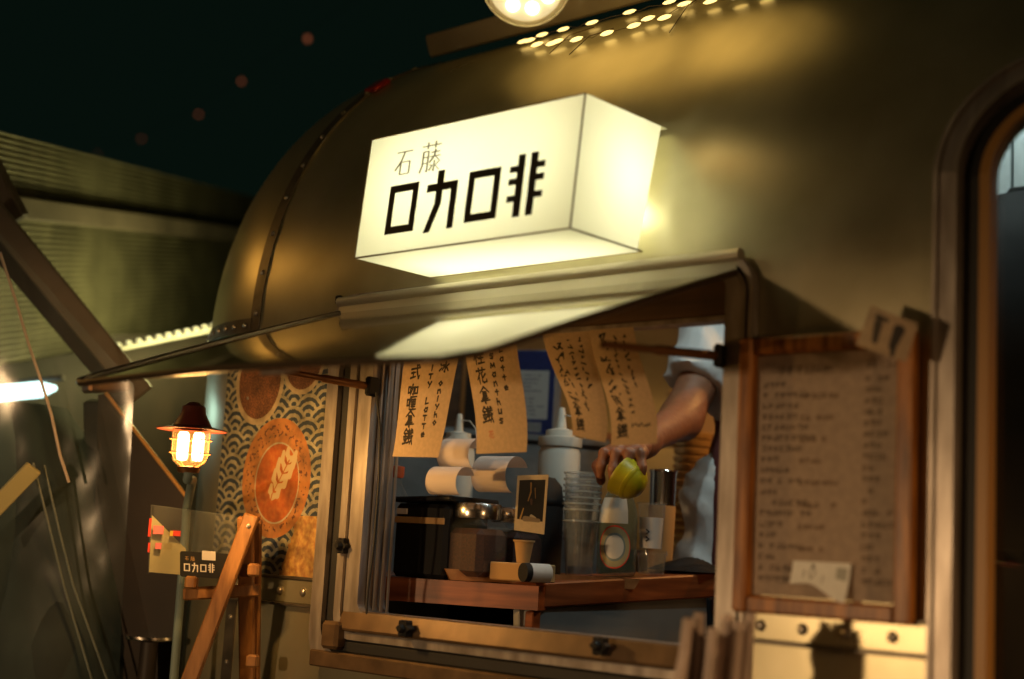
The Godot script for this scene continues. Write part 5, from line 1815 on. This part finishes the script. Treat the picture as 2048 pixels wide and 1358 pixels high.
	var tri := [Vector3(-0.7012, 1.5276, 0.2161), Vector3(-0.6649, 1.4672, 0.1578), Vector3(-0.6677, 1.4180, 0.1574), Vector3(-0.7072, 1.4203, 0.2070)]
	m.quad(tri[3], tri[2], tri[1], tri[0], face)
	part(hol, "leaflet", m, M.pale_plank)
	for q in [[Vector3(-0.6843, 1.5001, 0.2090), 0.020, 0.016, "neon_glint_pink"], [Vector3(-0.6860, 1.4702, 0.2046), 0.012, 0.012, "neon_glint_pink"], [Vector3(-0.6634, 1.4955, 0.1824), 0.016, 0.010, "label_and_glint_red"], [Vector3(-0.6705, 1.4949, 0.1887), 0.006, 0.010, "neon_glint_yellow"], [Vector3(-0.6917, 1.5039, 0.2233), 0.005, 0.034, "label_and_glint_red"], [Vector3(-0.6953, 1.4664, 0.2190), 0.004, 0.018, "label_and_glint_red"]]:
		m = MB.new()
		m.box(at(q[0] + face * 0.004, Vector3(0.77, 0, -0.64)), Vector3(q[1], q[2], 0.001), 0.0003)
		part(hol, "painted_glint", m, M[q[3]])  # flat coloured plate standing in for a neon reflection in the acrylic
	# bar table with a steel edged top under the holder
	var tc := Vector3(-0.9286, 1.2819, 0.0388)
	var tb := thing("bar_table", "small round bar table with a bright steel edge at far left", "table", Vector3(tc.x, 0, tc.z))
	m = MB.new()
	m.lathe(stand(tc), [Vector2(0, -0.008), Vector2(0.047, -0.008), Vector2(0.050, -0.005), Vector2(0.050, 0.0), Vector2(0, 0.0)], 32)
	part(tb, "table_top", m, M.bright_steel)
	m = MB.new()
	m.tube([tc - Vector3(0, 0.012, 0), Vector3(tc.x, 0.02, tc.z)], 0.018, 10)
	part(tb, "stem", m, M.dark_board)
	m = MB.new()
	m.lathe(stand(Vector3(tc.x, 0, tc.z)), [Vector2(0.14, 0), Vector2(0.14, 0.01), Vector2(0.02, 0.025), Vector2(0, 0.025)], 24)
	part(tb, "foot", m, M.dark_board)

	# the neighbouring stall: corrugated canopy, beams, brace, lamps
	var A := Vector3(-1.5236, 2.4180, 0.2561)
	var B := Vector3(-3.2849, 2.9565, -2.0636)
	var Cc := Vector3(-1.5561, 1.8456, 0.1717)
	var D := Vector3(-3.3127, 2.4664, -2.1360)
	var sheet := MB.new()
	var nrm := (B - A).cross(Cc - A).normalized()
	if nrm.dot(Vector3(1.620, 1.500, 1.800) - A) < 0:
		nrm = -nrm
	sheet.grid(func(u: float, v: float):
		var p := A.lerp(B, u).lerp(Cc.lerp(D, u), v)
		return p + nrm * 0.006 * cos(v * TAU * 38.0), 6, 380)
	var stall := thing("market_stall", "neighbouring stall with corrugated metal canopy and grey brown beams", "stall", Vector3(Cc.x, 0, Cc.z))
	part(stall, "canopy_sheet", sheet, M.roof_sheet)
	var bm := MB.new()
	bm.bar(Vector3(-1.4678, 2.2234, 0.2625) , Vector3(-3.0911, 2.7390, -1.8732), 0.03, 0.055, (A - Cc).normalized(), 0.003)
	part(stall, "canopy_beam", bm, M.grey_beam)
	bm = MB.new()
	bm.bar(Vector3(-1.4186, 2.3047, 0.2615), Vector3(-1.3745, 2.1782, 0.1967), 0.03, 0.07, Vector3(0.5, 0.8, 0), 0.003)
	part(stall, "beam_plate", bm, M.grey_beam)
	bm = MB.new()
	bm.bar(Vector3(-1.3636, 2.1990, 0.2726), Vector3(-1.1268, 1.7982, -0.0203), 0.02, 0.056, Vector3(0.743, 0.8, -0.669), 0.003)
	part(stall, "brace", bm, M.grey_beam)
	bm = MB.new()
	bm.bar(Vector3(-1.4315, 2.1909, 0.2778), Vector3(-1.1847, 1.7890, -0.0243), 0.02, 0.05, Vector3(0.743, 0.8, -0.669), 0.003)
	part(stall, "inner_brace", bm, M.dark_board)
	bm = MB.new()
	bm.bar(Vector3(-1.2022, 1.7815, 0.0444), Vector3(-1.2835, 0.9964, -0.1064), 0.06, 0.05, Vector3(0.743, 0, -0.669), 0.004)
	part(stall, "post", bm, M.dark_board)
	bm = MB.new()
	bm.bar(Vector3(-1.1779, 1.8062, 0.0954), Vector3(-1.1596, 1.8212, -0.0134), 0.05, 0.032, Vector3.UP, 0.006)
	part(stall, "joint_bracket", bm, M.lantern_cage)
	var back := MB.new()
	var k0 := Vector3(-2.0975, 1.9103, -0.0761)
	var k1 := Vector3(-2.0998, 2.0330, -1.0018)
	back.quad(Vector3(k0.x, 0, k0.z), Vector3(k1.x, 0, k1.z), Vector3(k1.x, k1.y + 0.1, k1.z), Vector3(k0.x, k0.y + 0.1, k0.z), Vector3(0.6, 0, 0.7))
	part(stall, "back_screen", back, M.dark_board)
	# LED tape under the canopy
	var tape := thing("led_tape", "glowing dotted LED tape under the corrugated canopy", "light strip", Vector3(-1.7666, 1.9860, -0.3590))
	var e0 := Vector3(-1.7750, 1.9813, -0.3524)
	var e1 := Vector3(-1.9252, 2.1209, -0.8015)
	m = MB.new()
	m.tube([e0, e1], 0.006, 6)
	part(tape, "tape", m, M.white_panel)
	m = MB.new()
	m.lathe(Transform3D(), [Vector2(0, -0.005), Vector2(0.006, -0.003), Vector2(0.0075, 0), Vector2(0.006, 0.003), Vector2(0, 0.005)], 10)
	var dm := m.mesh()
	for j in 11:
		put(tape, "diode", dm, M.led_tape_dot, "", Transform3D(Basis(), e0.lerp(e1, (j + 0.5) / 11.0) + Vector3(0.0, 0.010, 0.010)))
	for j in 3:
		lamp("led_tape_light", e0.lerp(e1, (j + 0.5) / 3.0) + nrm * 0.16 + Vector3(0, 0.03, 0), Color(1.0, 0.94, 0.60), 0.11, 0.03)
	# cool tube lamp at the left edge
	var t0 := Vector3(-2.0185, 1.8055, 0.0359)
	var t1 := Vector3(-1.7683, 1.8551, -0.1794)
	var tl := thing("tube_lamp", "bright cool white tube lamp at the left edge", "lamp", t0)
	m = MB.new()
	m.tube([t0, t1.lerp(t0, 0.12), t1], [0.021, 0.021, 0.006], 14)
	part(tl, "tube", m, M.cool_tube)
	m = MB.new()
	m.bar(t0 + Vector3(0, 0.030, -0.02), t1 + Vector3(0, 0.030, -0.02), 0.03, 0.012)
	part(tl, "batten", m, M.dark_board)
	lamp("tube_lamp_light", t0.lerp(t1, 0.45) + Vector3(0.0, -0.0, 0.0), Color(0.80, 1.0, 0.96), 0.014, 0.02)
	lamp("tube_lamp_light", t0.lerp(t1, 0.8) + Vector3(0.0, -0.0, 0.0), Color(0.80, 1.0, 0.96), 0.010, 0.02)
	# clear rain sheet hung from the brace
	var s := [Vector3(-1.2363, 2.1569, 0.3536), Vector3(-0.9673, 1.7994, 0.1084), Vector3(-0.9876, 1.1266, 0.0610), Vector3(-1.2163, 1.1097, 0.2636)]
	m = MB.new()
	m.grid(func(u: float, v: float):
		var p: Vector3 = (s[0] as Vector3).lerp(s[1], u).lerp((s[3] as Vector3).lerp(s[2], u), v)
		return p + Vector3(0.6, 0, 0.7) * (0.003 * sin(u * 5.0 + v * 5.0) + 0.001 * sin(u * 14.0 - v * 9.0)), 40, 20, Vector3(0.6, 0, 0.7))
	solo("rain_sheet", "wrinkled clear plastic rain sheet hung from the stall's brace", "plastic sheet", m, M.plastic_sheet)
	# grey canvas cover with a rounded right edge
	var edge := [Vector3(-1.2866, 1.7650, 0.0899), Vector3(-1.1888, 1.6877, 0.0816), Vector3(-1.0988, 1.6004, 0.0785), Vector3(-1.0438, 1.4849, 0.0604), Vector3(-1.0169, 1.3708, 0.0407), Vector3(-1.0012, 1.2574, 0.0313), Vector3(-1.0105, 1.1218, 0.0127)]
	m = MB.new()
	m.grid(func(u: float, v: float):
		var f := v * 6.0
		var i := mini(int(f), 5)
		var e: Vector3 = (edge[i] as Vector3).lerp(edge[i + 1], f - i)
		var left := e + Vector3(-0.743, 0, 0.669) * (0.12 + 0.22 * v) + Vector3(-0.02, -0.02 * v, -0.02)
		var bul := sin(PI * 0.5 * u)
		return left.lerp(e, u) + Vector3(0.64, 0, 0.77) * (0.05 * (sin(PI * u) + 0.4 * bul) - 0.07 * pow(u, 5.0)), 20, 30, Vector3(0.64, 0, 0.77))
	var cov := solo("canvas_cover", "dark grey canvas cover with rounded edge at lower left", "cover", m, M.grey_canvas)
	for q in [[Vector3(-1.0714, 1.6232, 0.2624), Vector3(-1.0531, 1.4877, 0.2189), Vector3(-1.0369, 1.3673, 0.1805), Vector3(-1.0023, 1.1672, 0.1095)], [Vector3(-1.0548, 1.6194, 0.2467), Vector3(-1.0392, 1.4888, 0.2067), Vector3(-1.0240, 1.3784, 0.1711), Vector3(-0.9776, 1.1691, 0.0877)]]:
		m = MB.new()
		m.tube(q, 0.0028, 6)
		part(cov, "welt", m, M.canvas_welt)
	var cord := MB.new()
	cord.tube([Vector3(-1.1444, 2.0562, 0.3461), Vector3(-1.1274, 1.9698, 0.3137), Vector3(-1.1007, 1.8668, 0.2827), Vector3(-1.0752, 1.7849, 0.2571), Vector3(-1.0647, 1.7242, 0.2356), Vector3(-1.0471, 1.6425, 0.2171), Vector3(-1.0363, 1.5872, 0.1964)], 0.0034, 6)
	solo("pink_cord", "thin pale pink cord running down the rain sheet", "cord", cord, M.pink_canvas)
	m = MB.new()
	m.bar(Vector3(-1.1563, 1.4602, 0.3472), Vector3(-1.0429, 1.6120, 0.2753), 0.012, 0.036, Vector3(0.743, 0.8, -0.669), 0.002)
	solo("pale_plank", "pale yellowish plank leaning at the left edge", "plank", m, M.pale_plank)
	# dark board behind the lantern
	m = MB.new()
	var w0 := [Vector3(-1.0693, 1.7789, 0.1282), Vector3(-1.0563, 1.7841, 0.1175), Vector3(-0.8774, 1.5657, 0.0083), Vector3(-0.9397, 1.1283, -0.0226), Vector3(-1.1201, 1.1106, 0.0411)]
	for j in range(1, 4):
		m.tri(w0[0], w0[j], w0[j + 1], face)
		m.tri(w0[0] - face * 0.012, w0[j] - face * 0.012, w0[j + 1] - face * 0.012, -face)
	for j in 5:
		var a: Vector3 = w0[j]
		var b: Vector3 = w0[(j + 1) % 5]
		m.quad(a, b, b - face * 0.012, a - face * 0.012, (b - a).cross(face))
	var lb := solo("leaning_board", "dark brown board leaning behind the lantern", "board", m, M.dark_board)
	m = MB.new()
	m.tube([w0[1], w0[2]], 0.0045, 6)
	part(lb, "edge_strip", m, M.tan_edge)

# ---------- lower right, sky bulbs, and the far side of the lane ----------
func build_rest() -> void:
	# folded pale parasol under the window
	var base := Vector3(0.5599, 1.3476, 0.1942)
	var pa := thing("folded_parasol", "folded pale pink parasol with pleats below the menu", "parasol", Vector3(base.x, 0.0, base.z))
	var tops := [Vector3(0.5475, 1.3805, 0.2391), Vector3(0.5411, 1.4202, 0.2255), Vector3(0.5408, 1.4273, 0.2001), Vector3(0.5762, 1.4107, 0.2193), Vector3(0.5693, 1.4268, 0.1743), Vector3(0.5897, 1.4193, 0.1816), Vector3(0.5917, 1.4311, 0.1550)]
	var feet := [Vector3(0.5363, 1.3078, 0.2484), Vector3(0.5239, 1.3050, 0.2182), Vector3(0.5264, 1.3040, 0.1885), Vector3(0.5685, 1.3102, 0.2199), Vector3(0.5583, 1.3070, 0.1740), Vector3(0.5813, 1.3099, 0.1811), Vector3(0.5743, 1.3075, 0.1461)]
	# one wavy cloth: ridge k runs from tops[k] to feet[k], with a valley between ridges
	var m0 := MB.new()
	m0.grid(func(u: float, v: float):
		var f := u * 6.0
		var i := mini(int(f), 5)
		var t := f - i
		var a: Vector3 = (tops[i] as Vector3).lerp(tops[i + 1], t)
		var b: Vector3 = (feet[i] as Vector3).lerp(feet[i + 1], t)
		var valley := sin(PI * t)
		a += Vector3(-0.62, 0, -0.78) * 0.028 * valley + Vector3(0, -0.016, 0) * valley
		b += Vector3(-0.62, 0, -0.78) * 0.024 * valley
		var c: Vector3 = Vector3(base.x, 0.55, base.z) + (b - feet[3]) * 0.6
		var p := a.lerp(b, v / 0.4) if v < 0.4 else b.lerp(c, (v - 0.4) / 0.6)
		return p + Vector3(0.004 * sin(v * 31.0 + u * 9.0), 0, 0.003 * sin(v * 22.0 + u * 17.0)), 72, 40)
	part(pa, "cloth", m0, M.pink_canvas)
	for k in 7:
		var tip := MB.new()
		tip.tube([(feet[k] as Vector3).lerp(tops[k], 0.1) + Vector3(0.002, 0, 0.003), (tops[k] as Vector3) + Vector3(0, 0.004, 0.002)], [0.0080, 0.0075], 10)
		part(pa, "rib", tip, M.pink_canvas)
	var pole := MB.new()
	pole.tube([Vector3(base.x, 0.0, base.z), Vector3(base.x, 1.30, base.z)], 0.012, 10)
	part(pa, "pole", pole, M.grey_beam)
	# far string of bulbs in the dark sky
	var wire := thing("string_wire", "thin dark wire carrying the far bulbs", "wire", Vector3(-4.4407, 4.2750, -3.0733))
	var spots := [Vector3(-4.4407, 4.2750, -3.0733), Vector3(-5.6844, 4.3960, -3.5617), Vector3(-6.7222, 4.4600, -3.9748), Vector3(-8.2259, 4.6432, -4.4887), Vector3(-9.7226, 4.8649, -5.0014)]
	var wm := MB.new()
	wm.tube([Vector3(-2.4527, 4.0270, -2.1922), spots[0] + Vector3(0, 0.05, 0), spots[1] + Vector3(0, 0.05, 0), spots[2] + Vector3(0, 0.05, 0), spots[3] + Vector3(0, 0.05, 0), spots[4] + Vector3(0, 0.05, 0)], 0.0012, 5)
	part(wire, "wire", wm, M.matt_black)
	var names := ["nearest", "second", "third", "fourth", "farthest"]
	for k in 5:
		var b := thing("string_bulb", "%s dim reddish bulb of the string in the night sky" % names[k], "bulb", spots[k], "dim bulbs strung across the sky")
		var m := MB.new()
		var r: float = [0.014, 0.012, 0.011, 0.009, 0.006][k]
		m.lathe(stand(spots[k]), [Vector2(0, -r), Vector2(r * 0.7, -r * 0.7), Vector2(r, 0), Vector2(r * 0.7, r * 0.7), Vector2(r * 0.35, r * 1.2), Vector2(0, r * 1.2)], 12)
		part(b, "glass", m, M.far_bulb)
		m = MB.new()
		m.lathe(stand(spots[k] + Vector3(0, r * 1.15, 0)), [Vector2(r * 0.4, 0), Vector2(r * 0.4, r), Vector2(0, r)], 8)
		part(b, "socket", m, M.matt_black)
	# across the lane, behind the viewer: shaded lamps on a stall front light the caravan's side
	var g := MB.new()
	g.quad(Vector3(-60, 0, 60), Vector3(60, 0, 60), Vector3(60, 0, -60), Vector3(-60, 0, -60), Vector3.UP)
	structure("ground", g, M.ground_asphalt)
	var op := thing("opposite_stall", "plain wooden stall front across the lane behind the viewer", "stall", Vector3(0.5, 0, 5.0))
	for k in 6:
		var m := MB.new()
		m.box(Transform3D(Basis(), Vector3(-2.0 + k * 1.0, 1.1, 5.0)), Vector3(0.97, 2.2, 0.06), 0.01)
		part(op, "wall_panel", m, M.stall_wall)
	var rf := MB.new()
	rf.box(Transform3D(Basis(Vector3(1, 0, 0), 0.25), Vector3(0.5, 2.4, 4.6)), Vector3(6.4, 0.05, 1.4), 0.01)
	part(op, "awning", rf, M.grey_beam)
	for q in [[Vector3(-0.50, 1.53, 2.8), 2.5, "low enamel lamp over the lane left of the viewer", 0.014, Color(1.0, 0.81, 0.58)], [Vector3(-2.2, 2.70, 0.70), 0.15, "high enamel lamp over the lane by the caravan's nose", 0.005, Color(1.0, 0.73, 0.33)], [Vector3(2.35, 1.66, 0.62), 0.85, "low enamel lamp beside the caravan's door", 0.010, Color(1.0, 0.76, 0.50)]]:
		var p: Vector3 = q[0]
		var pl := thing("pendant_lamp", q[2], "lamp", p, "enamel pendant lamps over the lane")
		var m := MB.new()
		m.lathe(stand(p), [Vector2(0.0, -0.06), Vector2(0.042, -0.042), Vector2(0.06, 0.0), Vector2(0.04, 0.03), Vector2(0, 0.035)], 20)
		part(pl, "bulb", m, M.warm_bulb)
		m = MB.new()
		m.lathe(stand(p), [Vector2(0.21, q[3]), Vector2(0.19, q[3] + 0.02), Vector2(0.06, q[3] + 0.06), Vector2(0.025, q[3] + 0.085), Vector2(0, q[3] + 0.087)], 28)
		part(pl, "shade", m, M.red_enamel)
		m = MB.new()
		m.tube([p + Vector3(0, 0.10, 0), p + Vector3(0, 1.6, 0)], 0.004, 6)
		part(pl, "cable", m, M.black_rubber)
		lamp("pendant_lamp_light", p - Vector3(0, 0.01, 0), q[4], q[1], 0.055)

func _ready() -> void:
	# camera, sky, exposure
	var cam := Camera3D.new()
	cam.name = "camera"
	cam.near = 0.05
	cam.far = 400.0
	add_child(cam)
	cam.transform = Transform3D(Basis(Vector3(0.747443, 0.055223, -0.662027), Vector3(0.056113, 0.987730, 0.145743), Vector3(0.661952, -0.146083, 0.735173)), Vector3(1.620, 1.500, 1.800))
	var lens := CameraAttributesPhysical.new()
	lens.frustum_focal_length = 50.0
	lens.frustum_focus_distance = 2.66
	lens.exposure_aperture = 1.6
	cam.attributes = lens
	cam.projection = Camera3D.PROJECTION_FRUSTUM
	cam.size = 2.0 * cam.near * tan(deg_to_rad(26.8558) / 2.0)
	cam.current = true
	var env := Environment.new()
	env.background_mode = Environment.BG_SKY
	var sky := Sky.new()
	var sm := ProceduralSkyMaterial.new()
	sm.sky_top_color = lin(0.0017, 0.0045, 0.0030)
	sm.sky_horizon_color = lin(0.0021, 0.0052, 0.0034)
	sm.ground_bottom_color = lin(0.0011, 0.0020, 0.0014)
	sm.ground_horizon_color = lin(0.0018, 0.0045, 0.0030)
	sky.sky_material = sm
	env.sky = sky
	env.background_energy_multiplier = 1.0
	env.tonemap_mode = Environment.TONE_MAPPER_LINEAR
	env.tonemap_exposure = 1.0
	env.sdfgi_enabled = true
	env.ssao_enabled = true
	env.ssil_enabled = true
	var we := WorldEnvironment.new()
	we.environment = env
	add_child(we)
	make_materials()
	build_caravan()
	build_lightbox()
	build_roof_lamp()
	build_fairy_lights()
	build_menu()
	build_notes()
	build_poster()
	build_counter()
	build_counter_things()
	build_back()
	build_person()
	build_left()
	build_rest()
